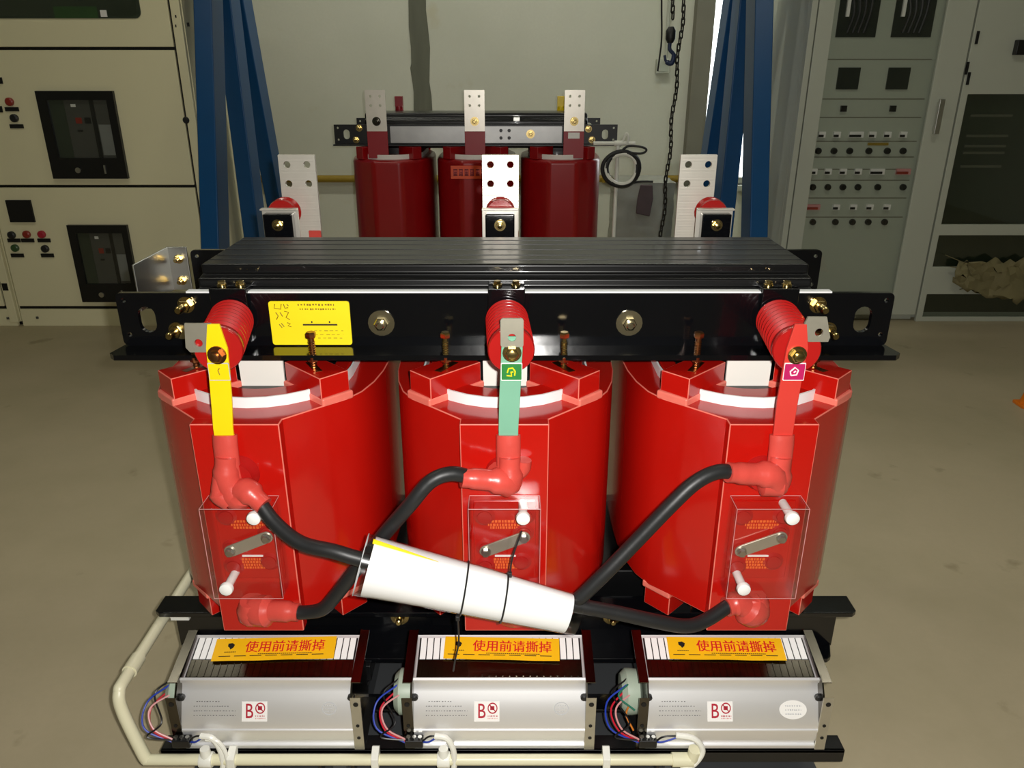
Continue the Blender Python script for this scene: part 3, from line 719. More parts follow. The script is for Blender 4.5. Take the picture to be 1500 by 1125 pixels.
    wires = [('wire_red', [(-.03, -.02, .10), (-.062, -.045, .075), (-.05, -.075, .05), (-.012, -.081, .030)]),
             ('wire_blue', [(-.03, -.02, .11), (-.070, -.04, .085), (-.066, -.075, .055), (-.012, -.081, .026)]),
             ('wire_black', [(-.03, -.01, .115), (-.058, -.03, .095), (-.030, -.075, .07), (-.058, -.085, .045), (-.014, -.083, .034)]),
             ('wire_pink', [(-.02, -.03, .10), (-.055, -.06, .09), (-.046, -.08, .06), (-.012, -.083, .036)])]
    if i == 2: wires += [('wire_orange', [(-.02, -.03, .08), (-.035, -.06, .075), (-.022, -.075, .05)]), ('wire_green', [(-.03, -.03, .12), (-.05, -.05, .11), (-.02, -.065, .09)])]
    for m, pts in wires:
        MB().tube(cat([(tx + a, y, z) for a, y, z in pts], 6), .0018, 6).build('wire', m, r)
    ex = (.045, .045, .060)[i]
    for m, dz in (('wire_black', .010), ('wire_blue', -.003)):
        MB().tube(cat([(tx + .020, -.083, .030), (tx + .034, -.088, .038 + dz), (tx + ex + .008, -.088, .050)], 6), .0018, 6).build('wire', m, r)
    if i < 2:
        hose = [(tx + ex, -.088, .050), (tx + ex + .022, -.090, .046), (tx + ex + .034, -.092, .022), (tx + ex + .036, -.094, -.012), (tx + ex + .033, -.096, -.030)]
    else:
        hose = [(tx + ex - .004, -.088, .052), (tx + ex + .03, -.092, .047), (tx + ex + .048, -.094, .020), (tx + ex + .036, -.095, -.012), (tx + ex + .012, -.096, -.028)]
    MB().tube(cat(hose, 7), .0056, 10).build('white_cable', 'pvc_white', r)
    if i == 0: MB().tube(cat([(p[0] + .010, p[1] - .002, p[2] - .006) for p in hose], 7), .0042, 10).build('white_cable', 'pvc_white', r)

# ------------------------------------------------------------------ cream conduit along the front rail and round the left side
cz_, cy_ = .119, 1.1235
pr = empty('conduit_pipe', (-.3, cy_, cz_)); tag(pr, 'cream plastic conduit bent round the lower front left of the transformer', 'pipe')
O = pr.location
corner = at(213, 1117, cy_); corner.z = cz_
lx = at(172, 1012, 1.15); bk_ = at_z(268, 838, lx.z)
rightx = at(1000, 1108, cy_).x
MB().cyl(Vector((corner.x, cy_, cz_)) - O, Vector((rightx, cy_, cz_)) - O, .0105, 14).build('pipe', 'pvc_cream', pr)
pts = [Vector((corner.x, cy_, cz_)), Vector((corner.x - .012, cy_ + .004, cz_ + .01))]
side = cat([Vector((corner.x + .004, cy_, cz_)), Vector((corner.x - .004, cy_ + .003, cz_ + .02)), lx + Vector((.006, -.008, -.045)), lx + Vector((0, .004, -.008)), lx + Vector((0, .045, 0)), lx + Vector((0, .30, 0)), lx + Vector((0, .62, 0))], 8)
MB().tube([p - O for p in side], .0115, 14).build('pipe', 'pvc_cream', pr)
MB().lathe([(.0135, -.02), (.0135, .02)], Vector((rightx, cy_, cz_)) - O, (1, 0, 0), 14).tube([Vector((rightx + .010, cy_, cz_)) - O, Vector((rightx + .02, cy_, cz_ + .006)) - O, Vector((rightx + .022, cy_, cz_ + .026)) - O], .0125, 12).build('elbow', 'pvc_cream', pr)
MB().lathe([(.0145, -.02), (.0145, .02)], lx + Vector((0, .07, 0)) - O, (0, 1, 0), 14).build('coupling', 'pvc_cream', pr)
for x in (340, 550, 888):
    c = at(x, 1108, cy_).x
    MB().prism([(-.013, -.013), (.010, -.013), (.016, .020), (.010, .024), (-.013, .013)], 'x', c - O.x - .007, c - O.x + .007).build('pipe_clip', 'pvc_white', pr, .001)
for x in (302, 650):
    c = at(x, 1108, cy_).x
    MB().lathe([(.014, -.012), (.015, -.01), (.015, .01), (.014, .012)], (c - O.x, 0, .0), (1, 0, 0), 14).lathe([(.011, 0), (.009, .024)], (c - O.x, 0, .004), (0, 0, 1), 12).build('tee', 'pvc_white', pr)
q = lx + Vector((0, .235, 0)) - O
MB().lathe([(.014, -.009), (.014, .009)], q, (0, 1, 0), 14).box(q.x + .006, q.x + .045, q.y - .008, q.y + .008, q.z - .02, q.z - .008).build('pipe_clip', 'pvc_white', pr)

# ------------------------------------------------------------------ delta cables with red boots
def sleeve(parent, pts, rr, name='boot', n=18):
    return MB().tube(cat(pts, 5), [rr[min(int(k / 5 + .5), len(rr) - 1)] for k in range((len(pts) - 1) * 5 + 1)], n).build(name, 'red_sleeve', parent)
bars = [Vector((tr['bar%d' % i][0] + T.x, tr['bar%d' % i][1] + T.y, 0)) for i in range(3)]
for i in range(3): del tr['bar%d' % i]
def cable(name, pts, label, n=10):
    o = empty(name, pts[0]); tag(o, label, 'cable', 'black delta cables')
    MB().tube([p - pts[0] for p in cat(pts, n)], .0128, 16).build('cable', 'black_rubber', o)
    return o, pts[0]
YC = 1.145
# 1: upper terminal of the left coil -> through the white roll -> lower terminal of the right coil
a0 = bars[0] + Vector((.012, -.008, .675))
c1 = [at(376, 730, 1.172), at(402, 765, 1.150), at(440, 795, 1.125), at(490, 808, 1.11), at(540, 822, 1.108), at(690, 856, 1.108), at(830, 884, 1.110), at(905, 898, 1.12), at(960, 910, 1.128), at(1005, 917, 1.140), at(1035, 908, 1.158), at(1072, 884, 1.185)]
o1, b1 = cable('power_cable', c1, 'black cable from the left coil through the white roll to the right coil foot')
s1 = [bars[0] + Vector((0, -.004, .735)), bars[0] + Vector((-.002, -.010, .695)), bars[0] + Vector((.012, -.012, .662)), at(360, 718, 1.178), at(387, 741, 1.162)]
sleeve(o1, [p - b1 for p in s1], [.019, .022, .025, .022, .0165])
MB().tube([p - b1 for p in cat([bars[0] + Vector((-.012, -.016, .700)), bars[0] + Vector((-.016, -.020, .672)), bars[0] + Vector((.000, -.018, .655))], 5)], [.012] * 5 + [.017] * 6, 12).build('boot_fold', 'red_sleeve', o1)
e1 = at(1100, 890, 1.200)
sleeve(o1, [p - b1 for p in (at(1064, 889, 1.180), at(1082, 884, 1.188), e1 + Vector((0, -.008, 0)), e1 + Vector((.004, .012, -.004)))], [.018, .022, .031, .029])
MB().lathe([(.022, -.018), (.030, -.004), (.030, .012), (.024, .020)], e1 - b1 + Vector((.002, 0, .012)), (0, 0, -1), 18).build('boot_cap', 'red_sleeve', o1)
# 2: upper terminal of the middle coil -> lower terminal of the left coil
c2 = [at(690, 699, 1.170), at(660, 694, 1.160), at(630, 706, 1.150), at(600, 740, 1.142), at(560, 786, 1.150), at(520, 836, 1.158), at(492, 872, 1.163), at(472, 892, 1.168), at(446, 897, 1.176), at(420, 896, 1.180)]
o2, b2 = cable('power_cable', c2, 'black cable from the middle coil terminal down to the left coil foot')
s2 = [at(676, 700, 1.165), at(705, 702, 1.172), at(735, 705, 1.178), bars[1] + Vector((.0, -.010, .690)), bars[1] + Vector((.002, -.004, .735))]
sleeve(o2, [p - b2 for p in s2], [.0165, .0185, .023, .024, .019])
MB().tube([p - b2 for p in cat([bars[1] + Vector((-.028, -.004, .71)), bars[1] + Vector((-.004, .004, .69)), bars[1] + Vector((.022, .002, .705)), bars[1] + Vector((.026, .002, .725))], 5)], .014, 12).build('boot_fold', 'red_sleeve', o2)
e2 = at(374, 893, 1.200)
sleeve(o2, [p - b2 for p in (at(438, 897, 1.178), at(412, 895, 1.182), e2 + Vector((.012, -.008, .004)), e2 + Vector((-.004, .006, .004)))], [.0165, .0195, .029, .027])
MB().lathe([(.020, -.024), (.028, -.006), (.028, .012), (.022, .022)], e2 - b2 + Vector((-.003, -.004, .003)), (0, .12, -1), 18).build('boot_cap', 'red_sleeve', o2)
# 3: upper terminal of the right coil -> behind the white roll -> foot of the middle coil
c3 = [at(1080, 693, 1.168), at(1052, 691, 1.160), at(1020, 706, 1.150), at(985, 738, 1.140), at(930, 795, 1.128), at(880, 846, 1.116), at(835, 886, 1.116), at(790, 897, 1.150), at(757, 893, 1.185)]
o3, b3 = cable('power_cable', c3, 'black cable from the right coil terminal down to the right end of the white roll')
s3 = [at(1066, 692, 1.163), at(1095, 694, 1.172), at(1128, 696, 1.178), bars[2] + Vector((-.004, -.010, .690)), bars[2] + Vector((0, -.004, .735))]
sleeve(o3, [p - b3 for p in s3], [.017, .019, .0235, .024, .019])
MB().lathe([(.010, -.034), (.023, -.028), (.024, .004), (.018, .012)], bars[2] - b3 + Vector((-.001, -.012, .688)), (1, 0, 0), 18).build('boot_cap', 'red_sleeve', o3)
e3 = at(745, 893, 1.200)
sleeve(o3, [p - b3 for p in (at(775, 895, 1.165), e3 + Vector((.006, -.008, .0)), e3 + Vector((-.004, .006, .0)))], [.017, .027, .026])

# ------------------------------------------------------------------ white paper roll tied round the cables
ra, rb_ = at(537, 829, 1.104), at(836, 899, 1.106)
rl = empty('paper_roll', ra); tag(rl, 'white paper sheet rolled round the cables in a clear sleeve', 'paper roll')
def cone(b, p, q, r0, r1, n=36, th=.0012, open_=0):
    a, bb, d = frame_axes(q - p); vs = []; fs = []; K = 10
    for k in range(K + 1):
        t = k / K; c = p + (q - p) * t; rr = r0 + (r1 - r0) * t
        for j in range(n):
            an = 2 * PI * j / n; wob = 1 + .018 * math.sin(3 * an + 4 * t) 
            for e in (0, -th): vs.append(c + (a * math.cos(an) * .86 + bb * math.sin(an)) * (rr * wob + e))
    for k in range(K):
        for j in range(n):
            j2 = (j + 1) % n; o = (k * n + j) * 2; o2 = (k * n + j2) * 2; u = n * 2
            fs += [(o, o2, o2 + u, o + u), (o + 1, o + 1 + u, o2 + 1 + u, o2 + 1)]
    for k in (0, K):
        for j in range(n):
            j2 = (j + 1) % n; fs.append(((k * n + j) * 2, (k * n + j2) * 2, (k * n + j2) * 2 + 1, (k * n + j) * 2 + 1))
    return b.add(vs, fs)
ax = (rb_ - ra).normalized(); Z0_ = Vector((0, 0, 0)); Ln = rb_ - ra
cone(MB(), Z0_ + ax * .003, Ln - ax * .005, .0525, .0345).build('paper', 'paper_white', rl)
cone(MB(), Z0_ - ax * .010, Ln + ax * .012, .0545, .0358, th=.0006).build('clear_sleeve', 'clear_film', rl)
for t, r_ in ((-.010, .0545),): MB().tube([Z0_ + ax * t + (frame_axes(Ln)[0] * math.cos(2 * PI * j / 36) * .86 + frame_axes(Ln)[1] * math.sin(2 * PI * j / 36)) * r_ * (1 + .018 * math.sin(6 * PI * j / 36)) for j in range(36)], .0009, 6, True).build('sleeve_edge', 'print_pale', rl)
# yellow sheet peeping out along the top left edge
a_, b_, d_ = frame_axes(Ln)
vs = []; fs = []
for k in range(9):
    t = k / 8; c = ax * (.0 + .115 * t); rr = .0525 - .006 * t; ht = .008 * (1 - t) + .0008
    for e in (0, ht):
        for y in (0, .0012): vs.append(c + b_ * (rr + e - .002) + a_ * (y + .006))
for k in range(8):
    o = k * 4; fs += [(o, o + 4, o + 6, o + 2), (o + 1, o + 3, o + 7, o + 5), (o, o + 1, o + 5, o + 4), (o + 2, o + 6, o + 7, o + 3)]
fs += [(0, 2, 3, 1), (32, 33, 35, 34)]
MB().add(vs, fs).build('yellow_sheet', 'yellow_tape', rl)
def tie(t, label, tail):
    c = ra + Ln * t; rr = .0565 + (.0375 - .0565) * t
    o = empty('cable_tie', c); tag(o, label, 'cable tie', 'black cable ties on the paper roll')
    dd = (d_ + Vector((0, 0, .10))).normalized(); a2, b2_, _ = frame_axes(dd)
    MB().tube([(a2 * math.cos(2 * PI * j / 32) * .86 + b2_ * math.sin(2 * PI * j / 32)) * rr * (1 + .018 * math.sin(6 * PI * j / 32 + 4 * t)) for j in range(32)], .0017, 6, True).build('strap', 'black_rubber', o)
    MB().tube([p - c for p in cat(tail, 5)], .0016, 6).build('tail', 'black_rubber', o)
    h = tail[0] - c; MB().box(h.x - .0035, h.x + .0035, h.y - .004, h.y + .003, h.z - .0045, h.z + .0045).build('lock', 'black_rubber', o, .001)
def surf(t, up):     # point on the skin of the roll
    c = ra + Ln * t; rr = .0578 + (.0388 - .0578) * t; an = up
    return c + (a_ * math.cos(an) * .86 + b_ * math.sin(an)) * rr
tie(.47, 'black cable tie round the roll with its tail hanging over the middle fan', [surf(.475, -1.2) + Vector((0, 0, -.004)), at(672, 940, 1.115), at(667, 965, 1.122), at(664, 983, 1.135)])
tie(.665, 'black cable tie round the roll with its tail standing up against the tap link', [surf(.66, 1.75), at(750, 820, 1.118), at(758, 795, 1.130), at(764, 778, 1.150)])

# ------------------------------------------------------------------ rear transformer
R0 = Vector((-.193, 4.57, 0))
rt = empty('dry_transformer', R0); tag(rt, 'second dark red dry transformer standing behind by the back wall', 'transformer')
RC0, RC1 = .36, .895
prof = [(.176, .94), (.176, 1.05), (.15, 1.055), (.15, 1.085), (.12, 1.09), (.12, 1.118)]
prof = prof + [(-a, z) for a, z in reversed(prof)]
rcore = MB().prism(prof, 'x', -.60, .60).build('core', 'black_core', rt, .02)
MB().prism([(.15, .17), (.15, .32), (-.15, .32), (-.15, .17)], 'x', -.575, .575).build('lower_yoke', 'black_core', rcore, .005)
for k in (-1, 0, 1): MB().prism(shifted(rrect(-.085, .085, -.15, .15, .04), k * PITCHX), 'z', .30, .96).build('limb', 'black_core', rcore)
def rclamp(y0, sgn, H, x0=0, dz=0):
    hs = [slot(x0 + s * (H - .065), 1.012 + dz, .034, .05) for s in (-1, 1)] + [circ(x0 + s * (H - .02), z + dz, .006, 8) for s in (-1, 1) for z in (.985, 1.045)]
    b = MB().prism([(x0 - H, .965 + dz), (x0 + H, .965 + dz), (x0 + H, 1.062 + dz), (x0 - H, 1.062 + dz)], 'y', y0, y0 + .01 * -sgn, [list(reversed(h)) for h in hs])
    b.box(x0 - H, x0 + H, min(y0, y0 + sgn * .05), max(y0, y0 + sgn * .05), .957 + dz, .965 + dz)
    return b.build('clamp', 'black_satin', rt)
c1_ = rclamp(-.187, -1, .755); c2_ = rclamp(.187, 1, .70, 0, .012)
for x, z in ((-.62, 1.045), (-.64, .985), (.60, 1.04), (.62, .985)): bolt(c1_, 'zinc_gold', (x, -.187, z), (0, -1, 0), .013, .012, .02, 1.4)
for k in (-1, 0, 1):
    cx = k * PITCHX
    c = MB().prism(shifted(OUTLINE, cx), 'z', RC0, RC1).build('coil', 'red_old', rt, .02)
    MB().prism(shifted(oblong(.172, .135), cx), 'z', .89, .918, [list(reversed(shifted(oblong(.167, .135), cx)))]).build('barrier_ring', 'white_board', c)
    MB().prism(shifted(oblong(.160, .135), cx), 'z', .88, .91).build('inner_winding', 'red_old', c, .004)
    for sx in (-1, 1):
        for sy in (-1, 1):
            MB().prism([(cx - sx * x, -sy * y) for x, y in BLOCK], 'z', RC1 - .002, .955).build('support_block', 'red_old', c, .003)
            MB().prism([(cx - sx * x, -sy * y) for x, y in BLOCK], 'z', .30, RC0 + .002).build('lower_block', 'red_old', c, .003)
for i, (px, pz) in enumerate(((-.508, 1.237), (.0, 1.237), (.515, 1.237))):
    hs = [circ(px + a * .024, z, .007, 10) for a in (-1, 1) for z in (pz - .03, pz - .075)]
    tm = MB().prism(rrect(px - .052, px + .052, 1.035, pz, .002, 1), 'y', -.295, -.285, [list(reversed(h)) for h in hs]).build('terminal_bar', 'tin_plate', rt)
    MB().box(px - .053, px + .053, -.297, -.283, .90, 1.036).build('red_painted_end', 'red_paint', tm, .001)
    bolt(tm, ('steel_dark', 'zinc_gold', 'zinc_gold')[i], (px, -.295, 1.085), (0, -1, 0), .016, .012, .016, 1.4)
    if i == 2: MB().box(px - .03, px + .03, -.2985, -.2965, 1.00, 1.03).build('paper_label', 'label_white', tm)
nb = MB().prism(rrect(-.445, .455, .975, 1.058, .002, 1), 'y', -.262, -.252, [list(reversed(circ(x, z, .009, 10))) for x in (.135, .178) for z in (1.0, 1.037)]).build('neutral_bar', 'steel_worn', rt)
bolt(nb, 'zinc_gold', (.29, -.262, 1.02), (0, -1, 0), .014, .012, .012, 1.6)
for x in (-.40, .0, .40): MB().box(x - .02, x + .02, -.252, -.187, 1.0, 1.03).build('bar_stand_off', 'black_satin', rt)
MB().box(.20, .235, -.20, -.12, 1.08, 1.10).build('steel_clip', 'steel', rt, .002)
for px, m in ((-.455, 'red_paint'), (.475, 'yellow_tape')):
    MB().lathe([(.02, 0), (.024, .01), (.02, .02), (.024, .03), (.022, .06)], (px, .21, 1.078), (0, 0, 1), 14).box(px - .022, px + .022, .19, .23, 1.135, 1.19).build('phase_post', m, rt)
# orange notice on the middle coil
p = at(660, 243, 4.208) - R0; p2 = at(708, 262, 4.208) - R0
ns = MB().box(p.x, p2.x + .04, -.3575, -.352, p2.z, p.z).build('notice_strip', 'sticker_orange', rt); ns['label'] = 'orange notice strip with dark red characters'
b = MB()
rr = random.Random(5)
for k in range(6):
    x = p.x + .014 + k * .029
    for (a0, a1, z0, z1) in ((.0, .020, .044, .049), (.0, .020, .014, .018), (.0, .005, .014, .048), (.015, .020, .014, .048), (.004, .016, .028, .033), (.008, .012, .014, .048), (.002, .018, .020, .024)):
        b.box(x + a0, x + a1, -.3585, -.3575, p2.z + z0, p2.z + z1)
b.build('printed_characters', 'red_paint', ns)
# lower clamps, channels and wheels
for s in (-1, 1):
    MB().box(-.717, .717, min(s * .187, s * .197), max(s * .187, s * .197), .165, .300).box(-.717, .717, min(s * .187, s * .24), max(s * .187, s * .24), .29, .300).build('lower_clamp', 'black_satin', rt)
for x in (-.33, .33):
    bs = MB().box(x - .035, x + .035, -.455, .455, .06, .166).build('base_channel', 'black_satin', rt, .003)
    for y in (-.36, .36): MB().lathe([(.04, 0), (.046, .004), (.046, .034), (.04, .038)], (x - .019, y, .046), (1, 0, 0), 18).build('wheel', 'grey_steel_dark', bs)
# white conduit on the rear transformer and a coil of black cable hanging on it
vx = at(903, 260, 4.30)
wc = empty('conduit_pipe', (vx.x, 4.30, 0)); tag(wc, 'thin white conduit rising beside the right coil of the rear transformer', 'pipe')
hz = at(903, 210, 4.30).z
MB().cyl((0, 0, .0), (0, 0, hz), .010, 10).build('riser', 'pvc_white', wc)
MB().cyl((-.13, 0, hz), (.09, 0, hz), .010, 10).build('cross_pipe', 'pvc_white', wc)
MB().lathe([(.015, -.02), (.015, .02)], (0, 0, hz), (1, 0, 0), 12).build('tee', 'pvc_white', wc)
MB().tube(cat([(.02, 0, hz), (.04, -.01, hz + .05), (.05, -.012, hz + .03), (.045, -.01, hz - .005)], 6), .006, 8).build('loop', 'pvc_white', wc)
kc = at(910, 247, 4.262)
kb = empty('cable_coil', kc); tag(kb, 'coil of black cable hanging beside the rear transformer', 'cable coil')
for j in range(5):
    ra_ = .088 - .005 * (j % 3); ph = j * .4
    MB().tube([(ra_ * math.cos(t) * 1.04 + .004 * j - .008, -.008 + .0085 * (j % 2) + .003 * math.sin(3 * t + ph), ra_ * math.sin(t) + .004 * math.sin(2 * t + ph)) for t in [2 * PI * q / 32 for q in range(32)]], .0115, 8, True).build('turn', 'black_rubber' if j != 2 else 'pvc_white', kb)
MB().tube(cat([(-.01, -.01, .085), (.03, -.012, .115), (.10, -.01, .11), (.125, -.01, .095), (.10, -.01, .078), (.03, -.01, .082)], 6), .006, 8).build('loose_end', 'black_rubber', kb)
MB().lathe([(.012, -.01), (.012, .01)], (0, -.004, .086), (1, 0, 0), 10).build('tie', 'black_rubber', kb)
MB().tube(cat([(.05, -.01, -.075), (.10, -.01, -.066), (.17, -.01, -.066)], 6), .006, 8).build('loose_end', 'black_rubber', kb)

# bale wrapped in clear grey plastic beside it
bp0 = at(905, 268, 5.35); bp1 = at(990, 268, 5.35)
bl_ = empty('wrapped_crate', ((bp0.x + bp1.x) / 2, 5.5, 0)); tag(bl_, 'low crate wrapped in grey plastic film by the back wall', 'crate')
hw = (bp1.x - bp0.x) / 2; ht = bp0.z
g = MB(); nx, nz = 14, 16; rr = random.Random(3)
vs = []; fs = []
ring_ = [(-hw, -.15), (hw, -.15), (hw, .25), (-hw, .25)]
per = []
for i_ in range(4):
    a, b = ring_[i_], ring_[(i_ + 1) % 4]
    for k in range(10): per.append((a[0] + (b[0] - a[0]) * k / 10, a[1] + (b[1] - a[1]) * k / 10))
for iz in range(nz + 1):
    for x, y in per:
        s_ = 1 + rr.uniform(-.035, .02); vs.append((x * s_, .05 + (y - .05) * s_, ht * iz / nz))
n_ = len(per)
for iz in range(nz):
    for k in range(n_): fs.append((iz * n_ + k, iz * n_ + (k + 1) % n_, (iz + 1) * n_ + (k + 1) % n_, (iz + 1) * n_ + k))
fs.append(tuple(nz * n_ + k for k in range(n_))); fs.append(tuple(reversed(range(n_))))
MB().add(vs, fs).build('film_wrap', 'plastic_wrap', bl_)
q0 = at(943, 300, 5.34) - bl_.location
MB().prism([(q0.x - .05, ht - .20), (q0.x + .045, ht - .22), (q0.x + .06, ht - .10), (q0.x + .05, ht - .012), (q0.x - .03, ht - .01), (q0.x - .045, ht - .10)], 'y', -.168, -.150).build('dark_insert', 'dark_mauve', bl_, .006)

# ------------------------------------------------------------------ blue gantry crane astride the rear transformer
gx0, gx1, gy = -1.495, 1.22, 4.57
gz = empty('gantry_crane', ((gx0 + gx1) / 2, gy, 0)); tag(gz, 'blue painted steel gantry crane astride the rear transformer', 'gantry crane')
xm = (gx0 + gx1) / 2
TOPZ = 2.9
for s, gx in ((-1, gx0), (1, gx1)):
    X = gx - xm
    for nm, ytop, ztop, ybot in (('front_leg', -.01, 2.5, -.76), ('centre_post', .0, TOPZ, .0), ('rear_leg', .01, 2.5, .60)):
        MB().bar((X, ytop, ztop), (X, ybot, .12), .09, .16, (0, 1, 0)).build(nm, 'blue_paint', gz, .006)
    MB().bar((X, -.84, .10), (X, .68, .10), .10, .10).build('foot_beam', 'blue_paint', gz, .006)
    MB().bar((X - s * .0, 0, TOPZ), (X, 0, TOPZ + .01), .2, .2, (0, 1, 0)).build('cap_plate', 'blue_paint', gz)
    for y in (-.74, .58): MB().lathe([(.045, -.022), (.05, -.018), (.05, .018), (.045, .022)], (X, y, .05), (1, 0, 0), 20).build('caster', 'black_rubber', gz)
bm_ = MB().box(gx0 - xm - .12, gx1 - xm + .12, -.05, .05, TOPZ + .01, TOPZ + .025).box(gx0 - xm - .12, gx1 - xm + .12, -.05, .05, TOPZ + .185, TOPZ + .20).box(gx0 - xm - .12, gx1 - xm + .12, -.006, .006, TOPZ + .025, TOPZ + .185).build('beam', 'blue_paint', gz)
# chain hoist: trolley, hook and hanging hand chain
hk = at(990, 60, gy)
hc = empty('chain_hoist', (hk.x, gy, TOPZ)); tag(hc, 'dark chain hoist with hook and long chain hanging from the gantry', 'chain hoist')
MB().box(-.09, .09, -.09, -.055, -.12, .01).box(-.09, .09, .055, .09, -.12, .01).build('trolley', 'chain_steel', hc, .004)
MB().lathe([(.04, -.07), (.08, -.06), (.08, .06), (.04, .07)], (0, 0, -.22), (0, 1, 0), 22).build('hoist_body', 'blue_paint', hc)
MB().box(-.02, .02, -.02, .02, -.16, -.10).build('shackle', 'chain_steel', hc)
lk = MB().tube([(math.cos(t) * .009, 0, math.sin(t) * .009 + (.011 if math.sin(t) > 0 else -.011)) for t in [2 * PI * (q + .5) / 10 for q in range(10)]], .0042, 5, True).mesh('chain_link'); lk.materials.append(M['chain_steel'])
def chain(x, y, z0, z1, dx, parent, name):
    n = int((z0 - z1) / .031)
    for k in range(n):
        o = bpy.data.objects.new(name, lk); COL.objects.link(o); o.parent = parent
        t = k / n; o.location = (x + dx * t + .006 * math.sin(k * .6), y, z0 - k * .031); o.rotation_euler = (0, 0, (PI / 2 if k % 2 else 0) + .4)
top_ = hk.x
bt = at(968, 345, gy)
z_hi = -.28
chain(.045, -.03, z_hi, bt.z - .1 - TOPZ, bt.x - top_ - .05, hc, 'chain_link')
hkz = at(984, 45, gy).z - TOPZ
chain(-.03, .0, z_hi, hkz + .02, 0, hc, 'load_chain_link')
MB().lathe([(.016, 0), (.026, .02), (.026, .06), (.014, .08)], (-.03, 0, hkz - .06), (0, 0, 1), 14).build('hook_block', 'black_rubber', hc)
MB().tube(cat([(-.03, 0, hkz - .05), (-.03, 0, hkz - .09), (-.005, 0, hkz - .12), (-.015, 0, hkz - .16), (-.045, 0, hkz - .15), (-.055, 0, hkz - .12)], 6), [.010] * 12 + [.013] * 12 + [.007] * 7, 10).build('hook', 'hook_blue', hc)
MB().tube(cat([(-.10, .01, hkz + .3), (-.085, .01, hkz + .1), (-.075, .01, hkz - .05), (-.085, .01, hkz - .2)], 6), .005, 6).build('pull_cord', 'black_rubber', hc)

# ------------------------------------------------------------------ cream switchgear cabinets on the left
DL = 4.20
def plane_pt(x, y, D): q = at(x, y, D); return q.x, q.z
def wedge(b, D, y0, y1, x0, x1, z0, z1): return b.box(x0, x1, D + y0, D + y1, z0, z1)
def switchboard(X0, X1, label, lead):
    cx = (X0 + X1) / 2
    r = empty('switch_cabinet', (cx, DL, 0)); tag(r, label, 'cabinet', 'cream switchgear cabinets')
    a, b = X0 - cx, X1 - cx
    MB().box(a, b, .02, .62, .02, 2.2).build('body', 'cabinet_cream', r, .003)
    MB().box(a + .01, b - .01, .012, .03, .02, 2.2).build('door_gap', 'gap_black', r)
    MB().box(a + .012, b - .012, .0, .02, .0, .098).build('plinth', 'cabinet_cream', r, .002)
    MB().box(a, b, .03, .61, .0, .02).build('base', 'gap_black', r)
    return r, cx, a, b
def dev(r, cx, x, y, w_, h, m, name, D=DL, t=.006, rnd=0):
    X, Z = plane_pt(x, y, D); X -= cx
    if rnd: return MB().lathe([(w_, 0), (w_, t), (w_ * .7, t + .004)], (X, 0, Z), (0, -1, 0), 14).build(name, m, r)
    return MB().box(X - w_ / 2, X + w_ / 2, -t, .0, Z - h / 2, Z + h / 2).build(name, m, r)
def acb_window(r, cx, x0, y0, x1, y1):
    (X0, Z1), (X1, Z0) = plane_pt(x0, y0, DL), plane_pt(x1, y1, DL); X0 -= cx; X1 -= cx
    W_ = X1 - X0; H_ = Z1 - Z0
    f = MB().prism([(X0, Z0), (X1, Z0), (X1, Z1), (X0, Z1)], 'y', -.022, .002, [[(X0 + .13 * W_, Z0 + .24 * H_), (X0 + .13 * W_, Z1 - .10 * H_), (X1 - .10 * W_, Z1 - .10 * H_), (X1 - .10 * W_, Z0 + .24 * H_)]]).build('breaker_window', 'black_satin', r)
    ix0, ix1, iz0, iz1 = X0 + .13 * W_, X1 - .10 * W_, Z0 + .24 * H_, Z1 - .10 * H_
    w2, h2 = ix1 - ix0, iz1 - iz0
    MB().box(ix0, ix1, -.004, .0005, iz0, iz1).build('breaker_face', 'breaker_grey', f)
    MB().box(ix0, ix0 + .25 * w2, -.006, -.0041, iz0, iz1).build('side_cheek', 'glass_interior', f)
    MB().box(ix0 + .68 * w2, ix0 + .75 * w2, -.008, -.0041, iz0, iz1).build('mullion', 'gap_black', f)
    MB().box(ix0 + .77 * w2, ix1 - .005, -.007, -.0041, iz0 + .05 * h2, iz0 + .58 * h2).build('rating_card', 'breaker_light', f)
    MB().box(ix0 + .36 * w2, ix0 + .44 * w2, -.007, -.0041, iz1 - .12 * h2, iz1 - .07 * h2).build('badge', 'label_white', f)
    MB().box(ix0 + .40 * w2, ix0 + .50 * w2, -.009, -.0041, iz0 + .60 * h2, iz0 + .70 * h2).build('trip_button', 'button_red', f)
    MB().box(ix0 + .55 * w2, ix0 + .65 * w2, -.009, -.0041, iz0 + .60 * h2, iz0 + .70 * h2).build('close_button', 'gap_black', f)
    MB().box(ix0 + .40 * w2, ix0 + .48 * w2, -.009, -.0041, iz0 + .46 * h2, iz0 + .49 * h2).build('counter', 'gap_black', f)
    MB().box(ix0, ix1, -.016, -.014, iz0, iz1).build('pane', 'pane_glass', f)
    MB().lathe([(.014, 0), (.014, .006)], (X0 + .36 * W_, -.022, Z0 + .10 * H_), (0, -1, 0), 14).build('lock', 'steel', f)
    MB().box(X0 + .72 * W_ - .004, X0 + .72 * W_ + .004, -.027, -.021, Z0 + .06 * H_, Z0 + .16 * H_).build('latch', 'steel', f)
X1c = plane_pt(302, 272, DL)[0]; X0c = plane_pt(30, 472, DL)[0]
r, cx, a, b = switchboard(X0c, X1c, 'cream switchgear cabinet with two black breaker windows left of the gantry', True)
zs = [.108, plane_pt(0, 273, DL)[1], plane_pt(0, 71, DL)[1], 2.19]
for i in range(3):
    MB().box(a + .012, b - .062, .0, .02, zs[i] + .007, zs[i + 1] - .007).build('door', 'cabinet_cream', r, .003)
MB().box(b - .05, b - .004, -.004, .02, .02, 2.2).build('corner_post', 'cabinet_cream', r, .003)
